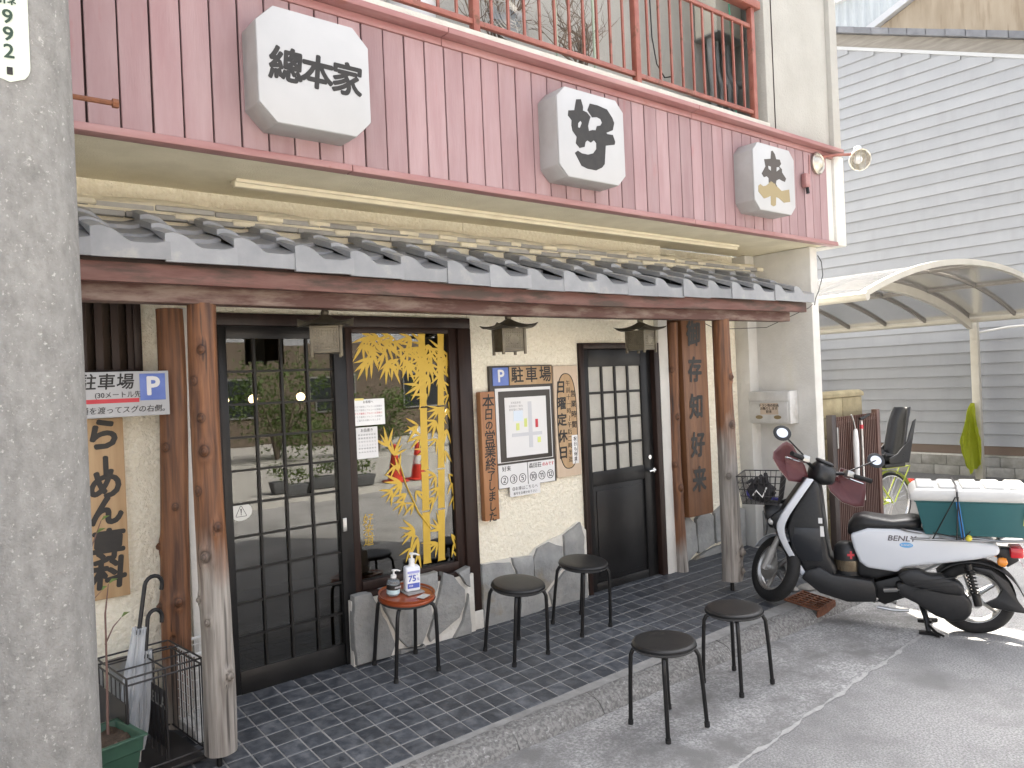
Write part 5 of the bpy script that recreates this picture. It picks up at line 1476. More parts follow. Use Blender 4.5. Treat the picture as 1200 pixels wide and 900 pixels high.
for sg in (1, -1):
    bar = MB().tube([SP(.94, sg * .07, 1.10), SP(.92, sg * .16, 1.125), SP(.875, sg * .24, 1.125)], .013, 8).build('handlebar', steel_blk, SCO, smooth=True)
    MB().tube([SP(.875, sg * .24, 1.125), SP(.835, sg * .365, 1.12)], .0175, 12).build('grip', rubber, SCO, smooth=True)
    MB().obox(SP(.895, sg * .205, 1.13), (.055, .065, .05), (ST @ Matrix.Rotation(0, 4, 'Z')).to_3x3()).build('switch_box', alum, SCO, bevel=.008)
    MB().tube(curve([SP(.93, sg * .20, 1.115), SP(.935, sg * .27, 1.11), SP(.905, sg * .36, 1.10)], 4), [.007] * 8 + [.005], 6).build('brake_lever', chrome, SCO, smooth=True)
    sh_ = ([(.985, .075, 1.035), (.995, .11, 1.11), (1.005, .24, 1.235), (1.0, .30, 1.245), (.985, .345, 1.215), (.95, .435, 1.12), (.945, .435, 1.07), (.955, .36, 1.01), (.97, .25, .955), (.985, .14, .975)] if sg > 0 else
           [(.985, .075, 1.06), (.995, .20, 1.12), (1.0, .215, 1.19), (.985, .30, 1.185), (.955, .415, 1.155), (.94, .425, 1.05), (.94, .42, .945), (.955, .36, .925), (.97, .25, .93), (.985, .14, .985)])
    def hc(u, v):
        n = len(sh_); k = int(u * n) % n; f_ = u * n - int(u * n)
        p = Vector(sh_[k]).lerp(Vector(sh_[(k + 1) % n]), f_); c = Vector((1.02, .25, 1.10))
        q = c.lerp(p, .02 + .98 * v)
        return SP(q.x + .03 * (1 - v * v) - .0, sg * q.y, q.z)
    o = MB().grid(hc, 40, 6, True).build('hand_cover', maroon, SCO, smooth=True)
    sol = o.modifiers.new('s', 'SOLIDIFY'); sol.thickness = .006
    MB().tube([hc(k / 40, 1) for k in range(40)], .0022, 5, closed=True).build('cover_piping', edge, SCO, smooth=True)
    mp0 = SP(.90, sg * .20, 1.15); mp1 = Vector((1.165, .30, 1.405)) if sg > 0 else Vector((.575, -.30, 1.145))
    MB().tube([mp0, mp0.lerp(mp1, .5), mp1], .006, 8).build('mirror_stem', steel_blk, SCO, smooth=True)
    tocam = Matrix.Rotation(R(115), 3, 'Z').inverted() @ (CAM - Vector((4.0, -1.6, 1.1)))
    nrm = (tocam.normalized() + Vector((-.45, .25, .75)).normalized()).normalized()
    Mm = Matrix.Translation(mp1) @ nrm.to_track_quat('Z', 'X').to_matrix().to_4x4()
    MB().lathe([(.0, -.022), (.045, -.016), (.062, -.004), (.063, .002), (.059, .004)], 24, Mm).build('mirror_shell', plas_blk, SCO, smooth=True)
    MB().lathe([(.059, .0035), (.0, .005)], 24, Mm, cap=False).build('mirror_glass', mat('mirror', (.85, .88, .92), None, .02, metal=1), SCO, smooth=True)

def on_sco(x, y, z): return SCO.matrix_basis @ Vector((x, y, z))
SR = (0, 0, SCO.rotation_euler[2])
cb = thing('cargo_box', 'dark teal storage box with ribbed white lid strapped on the scooter rack', 'box', on_sco(0, 0, .70), SR)
teal = mat('teal_tub', (.025, .105, .115), (.03, .12, .13), .4, ns=4)
rr4 = lambda x0, x1, y, z: [(x0, -y, z), (x1, -y, z), (x1, y, z), (x0, y, z)]
MB().loft([rr4(-.285, .285, .195, 0), rr4(-.33, .335, .225, .225), rr4(-.34, .345, .235, .226), rr4(-.34, .345, .235, .245)]).build('tub', teal, cb, bevel=.012)
lidm = mat('lid_white', (.52, .52, .50), (.47, .47, .45), .45, ns=5)
MB().loft([rr4(-.365, .37, .255, .235), rr4(-.365, .37, .255, .275), rr4(-.335, .335, .225, .312)]).build('lid', lidm, cb, bevel=.014, seg=3)
for k in range(5):
    x = -.27 + k * .135
    MB().loft([rr4(x - .058, x + .058, .20, .300), rr4(x - .050, x + .050, .185, .330)]).build('lid_rib', lidm, cb, bevel=.010)
MB().box(-.375, -.355, .0, .09, .25, .285).build('red_reflector', mat('red_reflector', (.5, .03, .03), None, .3), cb)
yel = mat('yellow_tape', (.60, .62, .05), None, .5)
MB().obox((-.292, .2255, .15), (.014, .003, .13), Matrix.Rotation(R(-8), 3, 'Y')).build('reflective_tape', yel, cb)
t = MB()
for (xa, xb) in ((.10, .24), (.09, .06), (.085, .10)):
    t.tube([(xa, .27, .27), (xb, .235, -.02)], .0045, 6)
t.tube([(.09, -.25, .31), (.09, -.19, .337), (.09, .19, .337), (.09, .262, .30), (.09, .27, .26)], .0055, 6)
t.tube([(.24, .235, .02), (.06, .235, -.01), (.02, .235, .04)], .004, 6)
t.build('bungee_cord', steel_blk, cb, smooth=True)
MB().obox((.075, .233, .12), (.022, .004, .26), Matrix.Rotation(R(6), 3, 'Y')).build('blue_strap', mat('strap_blue', (.03, .20, .50), None, .6), cb)
# things carried
gl = thing('work_gloves', 'black gloves bundled in the front basket of the scooter', 'gloves', on_sco(1.36, .06, .87), SR)
random.seed(4)
t = MB()
t.grid(lambda u, v: ((.075 + .03 * fbm(3 * math.cos(2 * PI * u), 3 * math.sin(2 * PI * u), v * 4)) * math.sin(PI * max(.02, min(.98, v))) * math.cos(2 * PI * u) * 1.2, (.07 + .03 * fbm(3 * math.cos(2 * PI * u) + 7, 3 * math.sin(2 * PI * u), v * 4)) * math.sin(PI * max(.02, min(.98, v))) * math.sin(2 * PI * u), .08 - .085 * math.cos(PI * v)), 24, 16, True)
for k in range(4): t.tube([(.02 - .02 * k, .03, .13), (.06 - .035 * k, .07, .17 + .015 * k), (.09 - .05 * k, .09, .15)], [.018, .016, .010], 8)
t.build('glove', mat('glove_black', (.02, .02, .022), (.035, .033, .035), .85, ns=30, bump=.3, bs=90), gl, smooth=True)
MB().tube([(.05, .09, .06), (.02, .12, .10), (-.02, .11, .05), (-.05, .09, .12)], .006, 6).build('white_cord', paper, gl, smooth=True)
lk = MB().tube(curve([(-.1, .0, 0), (.0, .06, .02), (.1, .0, .01), (.12, -.08, .05), (0, -.1, .03)], 6), .012, 8).build('cable_lock', mat('lock_blue', (.04, .04, .22), None, .5), None, smooth=True, loc=on_sco(1.35, .02, .885), rot=SR)
tag(lk, 'dark blue cable lock lying in the scooter front basket', 'lock')
jr = thing('black_canister', 'black rounded canister with red cross standing on the scooter floor', 'canister', on_sco(.78, .03, .355), SR)
MB().lathe([(.085, .0), (.095, .01), (.095, .04)], 28).build('base', plas_blk, jr, smooth=True)
MB().lathe([(.094, .04), (.096, .05), (.096, .115)], 28, cap=False).build('band', mat('amber_metal', (.32, .27, .19), (.16, .12, .08), .22, metal=.8, ns=8), jr, smooth=True)
MB().lathe([(.096, .115), (.097, .16), (.088, .205), (.06, .232), (.0, .24)], 28).build('dome', plas_blk, jr, smooth=True)
t = MB()
for w_, h_ in ((.014, .055), (.05, .016)):
    t.grid(lambda u, v: (lambda a, z: (.0985 * math.cos(a), .0985 * math.sin(a), z))(R(105) + (u - .5) * w_ / .0985, .16 + (v - .5) * h_), 6, 2)
t.build('red_cross', red, jr, smooth=True)
# rusty step plate in front of the wheel
rs = thing('kerb_ramp', 'small rusty iron ramp plate lying on the kerb', 'ramp', (3.87, -1.10, -.105), (R(7), 0, R(4)))
t = MB(); t.box(-.15, .15, -.13, -.118, 0, .014); t.box(-.15, .15, .118, .13, 0, .014)
for k in range(7): x = -.15 + k * .0485; t.box(x, x + .010, -.118, .118, 0, .013)
for y in (-.06, 0, .06): t.box(-.14, .14, y - .006, y + .006, .001, .010)
t.box(-.15, .15, -.135, -.128, -.07, .0)
t.build('grating', rust, rs)
random.seed(6)
for i, (x, y, r) in enumerate(((4.18, -.92, .11), (4.02, -.86, .07), (4.36, -1.0, .13), (3.75, -.80, .05))):
    o = MB().grid(lambda u, v: (r * math.sin(PI * max(.02, min(.98, v))) * math.cos(2 * PI * u) * (1 + .2 * fbm(math.cos(6.28 * u) + i * 3, math.sin(6.28 * u), v)), r * .7 * math.sin(PI * max(.02, min(.98, v))) * math.sin(2 * PI * u), -.022 * math.cos(PI * v)), 16, 8, True).build('flat_stone', mat('flat_stone', (.22, .215, .20), (.32, .31, .285), .9, ns=9, bump=.4, bs=50), None, smooth=True, loc=(x, y, fz(y) + .004), rot=(0, 0, i))
    tag(o, ('flat grey stone lying behind the rusty ramp plate', 'small flat stone between the front wheel and the rusty ramp', 'largest flat stone at the end of the kerb under the scooter', 'smallest flat stone beside the scooter front wheel')[i], 'stone', 'flat stones by the kerb')

# ================================================================ GATE, PIER, BICYCLE
blockm = mat('mossy_block', (.36, .31, .19), (.26, .22, .13), .95, ns=7, bump=.6, bs=45, rand=.12, c3=(.18, .16, .09), ns3=2.5, con3=(.5, .75))
pr_ = thing('block_pier', 'mossy concrete block pier behind the brown gate', 'wall', (5.82, -.28, -.2))
for r_ in range(8):
    off = .0 if r_ % 2 == 0 else .2
    for k in range(-1, 3):
        x0 = max(-.50, -.50 + k * .40 + off); x1 = min(.50, -.50 + (k + 1) * .40 + off)
        if x1 - x0 < .03: continue
        MB().box(x0 + .003, x1 - .003, -.06, .06, r_ * .195 + .002, (r_ + 1) * .195 - .004).build('block', blockm, pr_, bevel=.005)
MB().loft([rr4(-.52, .52, .075, 1.56), rr4(-.52, .52, .075, 1.60), rr4(-.48, .48, .05, 1.625)]).build('cap', blockm, pr_, bevel=.008)
brown = mat('brown_aluminium', (.115, .062, .050), (.14, .08, .065), .35, metal=.3, ns=5)
brown_d = mat('brown_post', (.035, .024, .022), None, .4)
G = thing('slatted_gate', 'brown vertical-slat metal gate right of the wing wall', 'gate', (5.42, -.48, -.16))
box('gate_post', (-.03, .05, -.03, .03, 0, 1.37), brown_d, G, bevel=.004)
box('gate_post', (.86, .92, -.03, .03, 0, 1.38), brown, G, bevel=.004)
for z in (.10, 1.28): box('gate_rail', (.05, .86, -.012, .012, z, z + .03), brown, G, bevel=.002)
for k in range(22):
    x = .075 + k * .0355
    box('gate_slat', (x, x + .013, -.02, .018, .06, 1.345), brown, G)
MB().box(.055, .075, -.035, -.022, 1.05, 1.25).build('latch', alum, G, bevel=.003)
MB().tube([(.0, -.05, .72), (.12, -.06, .70), (.16, -.08, .76)], .008, 6).build('latch_bar', alum, G)
cn = thing('walking_cane', 'silver walking cane with dark T handle hung on the gate', 'cane', (5.90, -.535, .35))
MB().tube([(0, 0, 0), (.0, 0, .78)], .014, 10).build('shaft', alum, cn, smooth=True)
MB().tube([(-.03, 0, .80), (.02, 0, .80), (.16, 0, .83)], [.012, .016, .012], 8).build('handle', steel_blk, cn, smooth=True)
MB().lathe([(.018, .70), (.018, .74)], 10).build('collar', red, cn)
um = thing('folded_umbrella', 'slim white folded umbrella hung on the gate beside the cane', 'umbrella', (5.76, -.545, .42))
MB().lathe([(.010, 0), (.022, .12), (.028, .5), (.020, .62), (.01, .64)], 14).build('canopy', paper, um, smooth=True)
MB().tube([(0, 0, .62), (-.03, 0, .72), (-.07, 0, .78)], .007, 8).build('handle', alum, um, smooth=True)

lime = mat('lime_paint', (.40, .47, .05), None, .35, coat=.2)
BK = thing('bicycle', 'lime green bicycle with black child seat behind the gate', 'bicycle', (7.10, -.22, -.19), (0, 0, R(166)))
def bwheel(x):
    AX = Matrix.Translation((x, 0, .33)) @ Matrix.Rotation(PI / 2, 4, 'X')
    w_ = MB().lathe([(.30, -.015), (.315, -.02), (.33, 0), (.315, .02), (.30, .015)], 48, AX, cap=False).build('wheel', rubber, BK, smooth=True)
    r_ = MB(); r_.lathe([(.285, -.012), (.30, -.014), (.30, .014), (.285, .012)], 48, AX, cap=False); r_.lathe([(.025, -.04), (.025, .04)], 14, AX)
    r_.build('rim', chrome, w_, smooth=True)
    s_ = MB()
    for k in range(28):
        a = 2 * PI * k / 28; a2 = a + (.5 if k % 2 else -.5)
        s_.tube([AX @ Vector((.025 * math.cos(a2), .025 * math.sin(a2), .03 * (1 if k % 4 < 2 else -1))), AX @ Vector((.29 * math.cos(a), .29 * math.sin(a), 0))], .0016, 4)
    s_.build('spokes', chrome, w_)
bwheel(0); bwheel(1.10)
fr = MB()
for a, b_, r_ in (((.02, 0, .33), (.42, 0, .28), .012), ((.42, 0, .28), (.26, 0, .80), .017), ((.42, 0, .28), (.88, 0, .72), .020), ((.34, 0, .52), (.86, 0, .76), .017), ((.84, 0, .86), (.92, 0, .60), .02), ((.02, .05, .33), (.28, .02, .70), .010), ((.02, -.05, .33), (.28, -.02, .70), .010)):
    fr.tube([a, b_], r_, 10)
for sg in (-1, 1): fr.tube([(.92, 0, .60), (.97, sg * .05, .50), (1.10, sg * .05, .33)], .012, 8)
fr.build('frame', lime, BK, smooth=True)
def bf(u, v, c=0): a = R(20) + R(150) * u; y = (v - .5) * .06; return (c + (.355 - 6 * y * y) * math.cos(a), y, .33 + (.355 - 6 * y * y) * math.sin(a))
for c in (0, 1.10):
    MB().grid(lambda u, v: bf(u, v, c), 20, 6).build('mudguard', lime, BK, smooth=True)
t = MB()
for sg in (-1, 1): t.tube([(.24, sg * .06, .72), (-.26, sg * .06, .72), (.0, sg * .06, .34)], .008, 6)
for x in (.2, .05, -.1, -.25): t.tube([(x, -.06, .72), (x, .06, .72)], .006, 6)
t.build('rear_rack', lime, BK, smooth=True)
t = MB()
t.tube([(.85, 0, .84), (.82, 0, 1.0)], .014, 8); t.tube(curve([(.62, .28, 1.0), (.76, .24, 1.03), (.85, .08, 1.01), (.86, 0, 1.0), (.85, -.08, 1.01), (.76, -.24, 1.03), (.62, -.28, 1.0)], 4), .011, 8)
t.build('handlebar', chrome, BK, smooth=True)
for sg in (-1, 1): MB().tube([(.74, sg * .245, 1.027), (.60, sg * .283, .995)], .017, 8).build('grip', rubber, BK, smooth=True)
MB().loft([seatring(.12, .085, .82, .88), seatring(.2, .09, .83, .885), seatring(.30, .05, .84, .885), seatring(.38, .025, .84, .875)]).build('saddle', vinyl_blk, BK, smooth=True)
MB().tube([(.25, 0, .78), (.235, 0, .84)], .013, 8).build('seat_post', chrome, BK)
MB().lathe([(.09, -.004), (.09, .004)], 24, Matrix.Translation((.42, .05, .28)) @ Matrix.Rotation(PI / 2, 4, 'X')).build('chain_ring', chrome, BK)
MB().box(-.37, -.33, -.03, .03, .50, .56).build('rear_reflector', mat('red_lens2', (.55, .04, .03), None, .2), BK, bevel=.006)
# child seat
t = MB()
def shell(u, v):
    # v 0..1 from seat front to head; u across
    pr = curve([(.18, 0, .80), (.0, 0, .755), (-.14, 0, .79), (-.20, 0, .95), (-.27, 0, 1.20), (-.34, 0, 1.36)], 6)
    p = pr[min(int(v * (len(pr) - 1) + .5), len(pr) - 1)]
    w_ = .115 + .02 * math.sin(PI * v) - .05 * max(0, v - .8) * 5 * .3
    e = abs(2 * u - 1)
    return (p.x + .10 * e ** 3 * (1 if v > .3 else .0), (2 * u - 1) * w_, p.z + (.10 * e ** 3 if v < .45 else .02 * e))
o = t.grid(shell, 14, 30).build('child_seat', plas_blk, BK, smooth=True); sol = o.modifiers.new('s', 'SOLIDIFY'); sol.thickness = .02
box('seat_block', (-.16, .16, -.09, .09, .725, .775), plas_blk, BK, bevel=.01)
for sg in (-1, 1):
    plate('seat_side', [(.14, .78), (-.16, .77), (-.24, 1.05), (-.30, 1.25), (-.25, 1.22), (-.14, 1.0), (.02, .88), (.15, .84)], sg * .13 - .008, sg * .13 + .008, plas_blk, BK, bevel=.006)
# ================================================================ GREY HOUSE on the right
siding = mat('grey_siding', (.29, .30, .312), (.27, .28, .292), .55, ns=1.3, st=(1, 2.5, .35), rand=.05, bump=.06, bs=60, c3=(.25, .257, .266), ns3=1.1, st3=(1, 3, .3), con3=(.55, .78))
HX = 12.2
HS = thing('siding_house', 'tall neighbouring house clad in grey horizontal siding', 'building', (HX, 0, -.2))
def zt(y): return 6.60 + .41 * (y + .14)
z = .50
while z < 9.0:
    ys = max(-3.0, (z + .19 - 6.60) / .41 - .14)
    ye = 7.0
    if ys > ye - .2: break
    MB().prism([(.0, z + .006), (-.022, z), (-.026, z + .004), (-.006, z + .188), (.0, z + .188)], ys, ye, 'y').build('siding_board', siding, HS)
    z += .19
MB().prism([(-3.0, .45), (7.0, .45), (7.0, zt(7.0)), (-3.0, zt(-3.0))], .002, 5.0, 'x').build('wall', siding, HS)
MB().prism([(-3.2, zt(-3.2) - .058), (7.0, zt(7) - .058), (7.0, zt(7) + .16), (-3.2, zt(-3.2) + .16)], -.035, .02, 'x').build('barge_board', mat('old_barge', (.17, .155, .135), (.24, .225, .20), .8, ns=4, st=(1, .5, 4)), HS)
MB().prism([(-3.2, zt(-3.2) - .12), (7.0, zt(7) - .12), (7.0, zt(7) - .06), (-3.2, zt(-3.2) - .06)], -.030, .02, 'x').build('verge_trim', mat('pale_trim', (.42, .43, .44), None, .5), HS)
verge_m = mat('slate_grey_tile', (.12, .125, .14), (.17, .175, .19), .5, ns=5, rand=.15)
random.seed(8)
y = -3.3
while y < 7.0:
    MB().add([(-.14, 0, .0), (5.0, 0, .0), (5.0, .31, .41 * .31), (-.14, .31, .41 * .31), (-.14, 0, .11), (5.0, 0, .11), (5.0, .31, .41 * .31 + .11), (-.14, .31, .41 * .31 + .11)], [(0, 1, 2, 3), (4, 5, 6, 7), (0, 1, 5, 4), (1, 2, 6, 5), (2, 3, 7, 6), (3, 0, 4, 7)]).build('verge_tile', verge_m, HS, loc=(0, y, zt(y) + .163 + random.uniform(0, .008)))
    y += .30
box('vent_strip', (-.012, .0, -3.0, 7.0, .36, .499), mat('brown_flashing', (.14, .10, .075), None, .6), HS)
box('flashing', (-.05, .0, -3.0, 7.0, .33, .358), alum, HS)
blk2 = mat('grey_block', (.33, .325, .30), (.25, .245, .225), .95, ns=8, bump=.5, bs=50, rand=.12, c3=(.18, .175, .15), ns3=2, con3=(.52, .75))
for r_ in range(2):
    y = -3.0 + .2 * r_
    while y < 7:
        MB().box(-.045, .06, y + .003, y + .395, r_ * .165 + .002, (r_ + 1) * .165 - .003).build('foundation_block', blk2, HS, bevel=.004)
        y += .40
# buildings behind
FB = thing('pale_metal_building', 'pale corrugated metal building rising behind the grey house', 'building', (20, 0, 0))
pm = mat('pale_blue_metal', (.34, .37, .39), (.31, .34, .36), .45, ns=3)
prof = []
def cor(u, v):
    yy = -2 + 22 * u
    return (.04 * (1 if int(u * 176) % 2 else 0), yy, 8 + v * 4.1)
MB().grid(cor, 352, 1).build('corrugated_wall', pm, FB)
MB().box(.05, 6, -2, 20, -.2, 12.05).build('wall', pm, FB)
MB().box(-.12, 6.1, -2.1, 20.1, 12.1, 12.25).build('parapet_cap', mat('white_cap', (.48, .49, .50), None, .5), FB)
BB = thing('beige_building', 'stained beige building at the far upper right', 'building', (17.5, 0, 0))
bgm = mat('stained_beige', (.36, .30, .22), (.29, .235, .165), .85, ns=1.2, st=(1, 3, .6), c3=(.23, .175, .115), ns3=1.5, con3=(.5, .7), st3=(1, 4, .5))
MB().prism([(-6, -.2), (4.9, -.2), (4.9, 9.72), (3.3, 10.32), (-6, 13.2)], 0, 2, 'x').build('wall', bgm, BB)
MB().prism([(5.0, 9.70), (5.0, 9.86), (3.3, 10.50), (-6, 13.4), (-6, 13.24), (3.3, 10.34)], -.15, 2, 'x').build('roof_edge', MATS['white_cap'], BB)

# ================================================================ CARPORT
CP = thing('carport', 'cream curved carport with smoky translucent roof panels', 'carport', (0, 0, 0))
cpm = mat('carport_cream', (.50, .475, .41), (.45, .425, .36), .4, ns=4, metal=.2)
def arc(x, dz=0):
    f_ = (x - 8.68) / 2.95
    return 2.83 - .47 * abs(f_) ** 2.1 + dz
def smoky():
    M_ = bpy.data.materials.new('smoky_polycarbonate'); M_.use_nodes = True
    n = M_.node_tree.nodes; l = M_.node_tree.links; n.remove(n['Principled BSDF'])
    tr_ = n.new('ShaderNodeBsdfTransparent'); tr_.inputs[0].default_value = (.88, .875, .86, 1)
    df = n.new('ShaderNodeBsdfTranslucent'); df.inputs[0].default_value = (.78, .77, .75, 1)
    gl_ = n.new('ShaderNodeBsdfGlossy'); gl_.inputs['Roughness'].default_value = .18
    fr_ = n.new('ShaderNodeFresnel'); fr_.inputs[0].default_value = 1.5
    m1 = n.new('ShaderNodeMixShader'); m1.inputs[0].default_value = .3; l.new(tr_.outputs[0], m1.inputs[1]); l.new(df.outputs[0], m1.inputs[2])
    m2 = n.new('ShaderNodeMixShader'); l.new(fr_.outputs[0], m2.inputs[0]); l.new(m1.outputs[0], m2.inputs[1]); l.new(gl_.outputs[0], m2.inputs[2])
    l.new(m2.outputs[0], n['Material Output'].inputs[0])
    return M_
smk = smoky()
ribs_y = [-.70, -.06, .58, 1.22, 1.86, 2.50, 3.14, 3.78, 4.42]
for i in range(len(ribs_y) - 1):
    y0, y1 = ribs_y[i], ribs_y[i + 1]
    for j in range(4):
        xa = 5.75 + j * 1.475; xb = xa + 1.475
        MB().grid(lambda u, v: (xa + (xb - xa) * u, y0 + (y1 - y0) * v, arc(xa + (xb - xa) * u)), 8, 1).build('roof_panel', smk, CP, smooth=True)
def ribm(y, w_, h_, mt, nm, dz=0):
    rings = []
    for k in range(37):
        x = 5.70 + 5.98 * k / 36; z = arc(x, dz)
        rings.append([(x, y - w_ / 2, z - h_), (x, y + w_ / 2, z - h_), (x, y + w_ / 2, z), (x, y - w_ / 2, z)])
    MB().loft(rings).build(nm, mt, CP, smooth=True, angle=35)
ribm(-.70, .05, .065, cpm, 'front_arch', .025)
for y in ribs_y[1:]:
    ribm(y, .03, .03, mat('purlin_brown', (.20, .185, .165), None, .5), 'rib', -.004)
for y in (.58, 3.4):
    ribm(y + .0, .07, .12, cpm, 'main_beam', -.045)
    box('post', (11.80, 11.90, y - .055, y + .055, -.2, 2.30), cpm, CP, bevel=.006)
for j in range(1, 4):
    x = 5.75 + j * 1.475
    box('purlin', (x - .015, x + .015, -.70, 4.42, arc(x) - .035, arc(x) - .004), mat('purlin_brown', (.20, .185, .165), None, .5), CP)
MB().tube([(5.72, -.74, arc(5.72) - .03), (5.72, 4.45, arc(5.72) - .03)], .045, 12).build('gutter', cpm, CP, smooth=True)
MB().tube([(11.66, -.74, arc(11.66) - .03), (11.66, 4.45, arc(11.66) - .03)], .045, 12).build('gutter', cpm, CP, smooth=True)
box('edge_beam', (5.78, 5.86, -.10, 4.4, 2.20, 2.27), cpm, CP, bevel=.004)
MB().tube([(11.95, .60, 2.25), (11.97, .60, 2.1), (11.97, .60, -.19)], .03, 10).build('downpipe', mat('pale_pipe', (.66, .65, .62), None, .4), CP, smooth=True)
MB().tube([(11.97, .60, 2.12), (12.05, .2, 2.18), (12.1, -.8, 2.22)], .018, 8).build('branch_pipe', MATS['pale_pipe'], CP, smooth=True)
# lime cloth tied to the carport post
random.seed(12)
CL = MB()
def cloth(u, v):
    wd = .10 + .50 * min(1, v * 1.6) * (1 - .45 * max(0, v - .55) / .45)
    y = (u - .5) * wd * .62 - .02 + .10 * v * (1 if v < .5 else 1 - 1.6 * (v - .5))
    return (11.74 - (.06 * math.sin(u * 9 + v * 3) + .02 * math.sin(u * 23 + v * 5) + .02 * fbm(u * 6, v * 6)) * min(1, v * 3) - .03, .62 + y + .02 * fbm(u * 2 + 5, v * 3), 1.02 - 1.06 * v + (.07 * math.sin(u * 7) + .05 * fbm(u * 7, 2.0)) * v)
o = CL.grid(cloth, 60, 50).build('cloth_net', None or mat('lime_net', (.36, .40, .03), (.31, .35, .025), .8, ns=40, trans=0), None, smooth=True)
tag(o, 'lime yellow net cloth hanging from the carport post', 'cloth')
nn = MATS['lime_net'].node_tree
tl_ = nn.nodes.new('ShaderNodeBsdfTranslucent'); tl_.inputs[0].default_value = (.40, .45, .03, 1)
mx_ = nn.nodes.new('ShaderNodeMixShader'); mx_.inputs[0].default_value = .5
nn.links.new(nn.nodes['Principled BSDF'].outputs[0], mx_.inputs[1]); nn.links.new(tl_.outputs[0], mx_.inputs[2]); nn.links.new(mx_.outputs[0], nn.nodes['Material Output'].inputs[0])

# ================================================================ ACROSS THE STREET (mirrored in the shop glass)
OH = thing('opposite_house', 'dark brick house with tiled roof across the street, mirrored in the glass', 'building', (0, -18, -.1))
brickm = mat('opp_brick', (.24, .19, .16), (.34, .28, .24), .9, ns=9, st=(1, 1, 5), bump=.3, bs=40)
MB().box(-14, 3.6, -6, 0, 0, 5.2).build('wall', brickm, OH)
MB().box(4.2, 18, -8, -2, 0, 3.4).build('side_wing', mat('opp_timber', (.10, .075, .055), (.14, .11, .08), .8, ns=4), OH)
MB().prism([(-10, 3.3), (.2 - 2.4, 3.3), (-6, 5.0)], 3.9, 18.4, 'x').build('roof', tile_roof, OH)
for x in (-9, -5.5, -2, 6.0, 9.5, 13):
    y = .0 if x < 4 else -2.0
    wdw = box('window', (x, x + 1.6, y, y + .05, 1.0, 2.3), alum, OH)
    box('pane', (x + .06, x + 1.54, y + .052, y + .06, 1.06, 2.24), mat('dark_pane', (.03, .035, .04), None, .1), wdw)
leafm = mat('leaf', (.055, .105, .022), (.10, .15, .03), .6, ns=2)
lt = leafm.node_tree
tlf = lt.nodes.new('ShaderNodeBsdfTranslucent'); tlf.inputs[0].default_value = (.12, .20, .03, 1)
mxf = lt.nodes.new('ShaderNodeMixShader'); mxf.inputs[0].default_value = .3
lt.links.new(lt.nodes['Principled BSDF'].outputs[0], mxf.inputs[1]); lt.links.new(tlf.outputs[0], mxf.inputs[2]); lt.links.new(mxf.outputs[0], lt.nodes['Material Output'].inputs[0])
def foliage(n, cx, cy, cz, rx, ry, rz_, sz, seed):
    random.seed(seed); t = MB()
    cl = [(random.uniform(-1, 1), random.uniform(-1, 1), random.uniform(-.9, 1)) for _ in range(22)]
    for i in range(n):
        c = random.choice(cl)
        p = Vector((c[0] * .7 + random.gauss(0, .2), c[1] * .7 + random.gauss(0, .2), c[2] * .7 + random.gauss(0, .2)))
        p = Vector((cx + p.x * rx, cy + p.y * ry, cz + p.z * rz_))
        e = Euler((random.uniform(-1, 1), random.uniform(-1, 1), random.uniform(0, 6))).to_matrix()
        t.add([p + e @ Vector(q) for q in ((-sz, 0, 0), (0, -sz * .45, 0), (sz, 0, 0), (0, sz * .45, .01))], [(0, 1, 2, 3)])
    return t
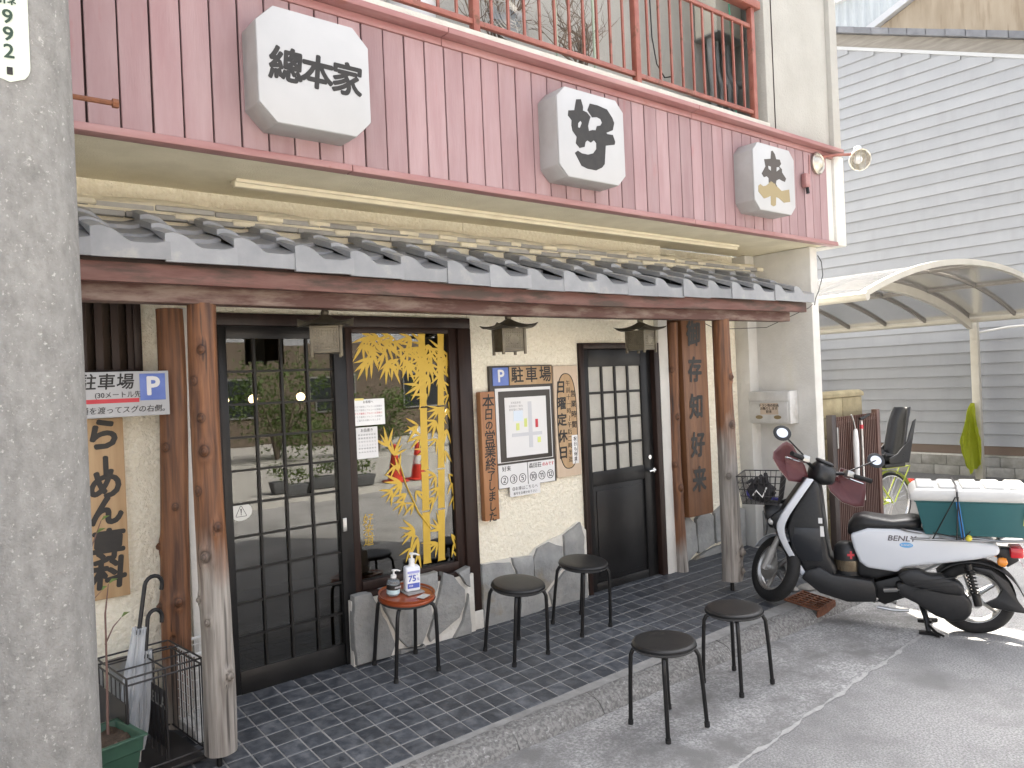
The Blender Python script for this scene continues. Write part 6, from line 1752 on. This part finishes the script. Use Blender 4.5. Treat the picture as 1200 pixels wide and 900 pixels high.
def bush(loc, rx, ry, rz_, n, label, seed, sz=.06):
    b_ = thing('leafy_bush', label, 'bush', loc, group='bushes across the street')
    t = MB()
    for k in range(5):
        a = k * 1.25
        t.tube([(0, 0, 0), (.15 * math.cos(a), .15 * math.sin(a), rz_ * .5), (rx * .5 * math.cos(a), ry * .5 * math.sin(a), rz_ * 1.2)], [.05, .035, .012], 6)
    t.build('trunk', twig, b_, smooth=True)
    foliage(n, 0, 0, rz_, rx, ry, rz_, sz, seed).build('crown', leafm, b_)
bush((6.1, -14.5, -.1), 1.5, 1.2, 1.45, 3200, 'large leafy bush across the street, mirrored in the sliding door', 31)
bush((9.0, -14.8, -.1), 1.2, 1.0, .9, 1800, 'lower bush across the street, right of the large one', 32)
bush((2.6, -15.2, -.1), .8, .7, .6, 900, 'small bush in front of the dark brick house across the street', 33)
plg = mat('grey_plastic', (.10, .105, .11), None, .6)
for i in range(3):
    x = 3.7 + i * .66
    p = thing('street_planter', 'grey planter trough of low greenery across the street, number %s along the kerb' % ('one', 'two', 'three', 'four', 'five')[i], 'planter', (x, -8.35, -.1), group='planter troughs across the street')
    p['label'] = ('grey trough of greenery across the street, farthest from the cones', 'grey trough of greenery across the street, middle of three', 'grey trough of greenery across the street, nearest the cones')[i]
    MB().loft([rr4(-.28, .28, .10, 0), rr4(-.32, .32, .13, .20)]).build('trough', plg, p, bevel=.01)
    foliage(260, 0, 0, .32, .36, .16, .18, .035, 50 + i).build('greenery', leafm, p)
conem = mat('cone_red', (.62, .05, .03), None, .45)
for i, x in enumerate((5.75, 6.25)):
    c = thing('traffic_cone', ('red traffic cone across the street, left one mirrored in the window', 'red traffic cone with white collar across the street, right one mirrored in the window')[i], 'traffic cone', (x, -8.25, -.1), group='traffic cones across the street')
    MB().lathe([(.14, .03), (.03, .70), (.02, .70)], 24).build('cone', conem, c, smooth=True)
    box('base', (-.19, .19, -.19, .19, 0, .03), conem, c, bevel=.01)
    MB().lathe([(.098, .29), (.072, .45)], 24, cap=False).build('white_collar', paper, c, smooth=True) if i else None
    if i:
        MB().lathe([(.15, -.008), (.15, .008)], 24, Matrix.Translation((0, 0, .86)) @ Matrix.Rotation(PI / 2, 4, 'X')).build('round_sign', paper, c)
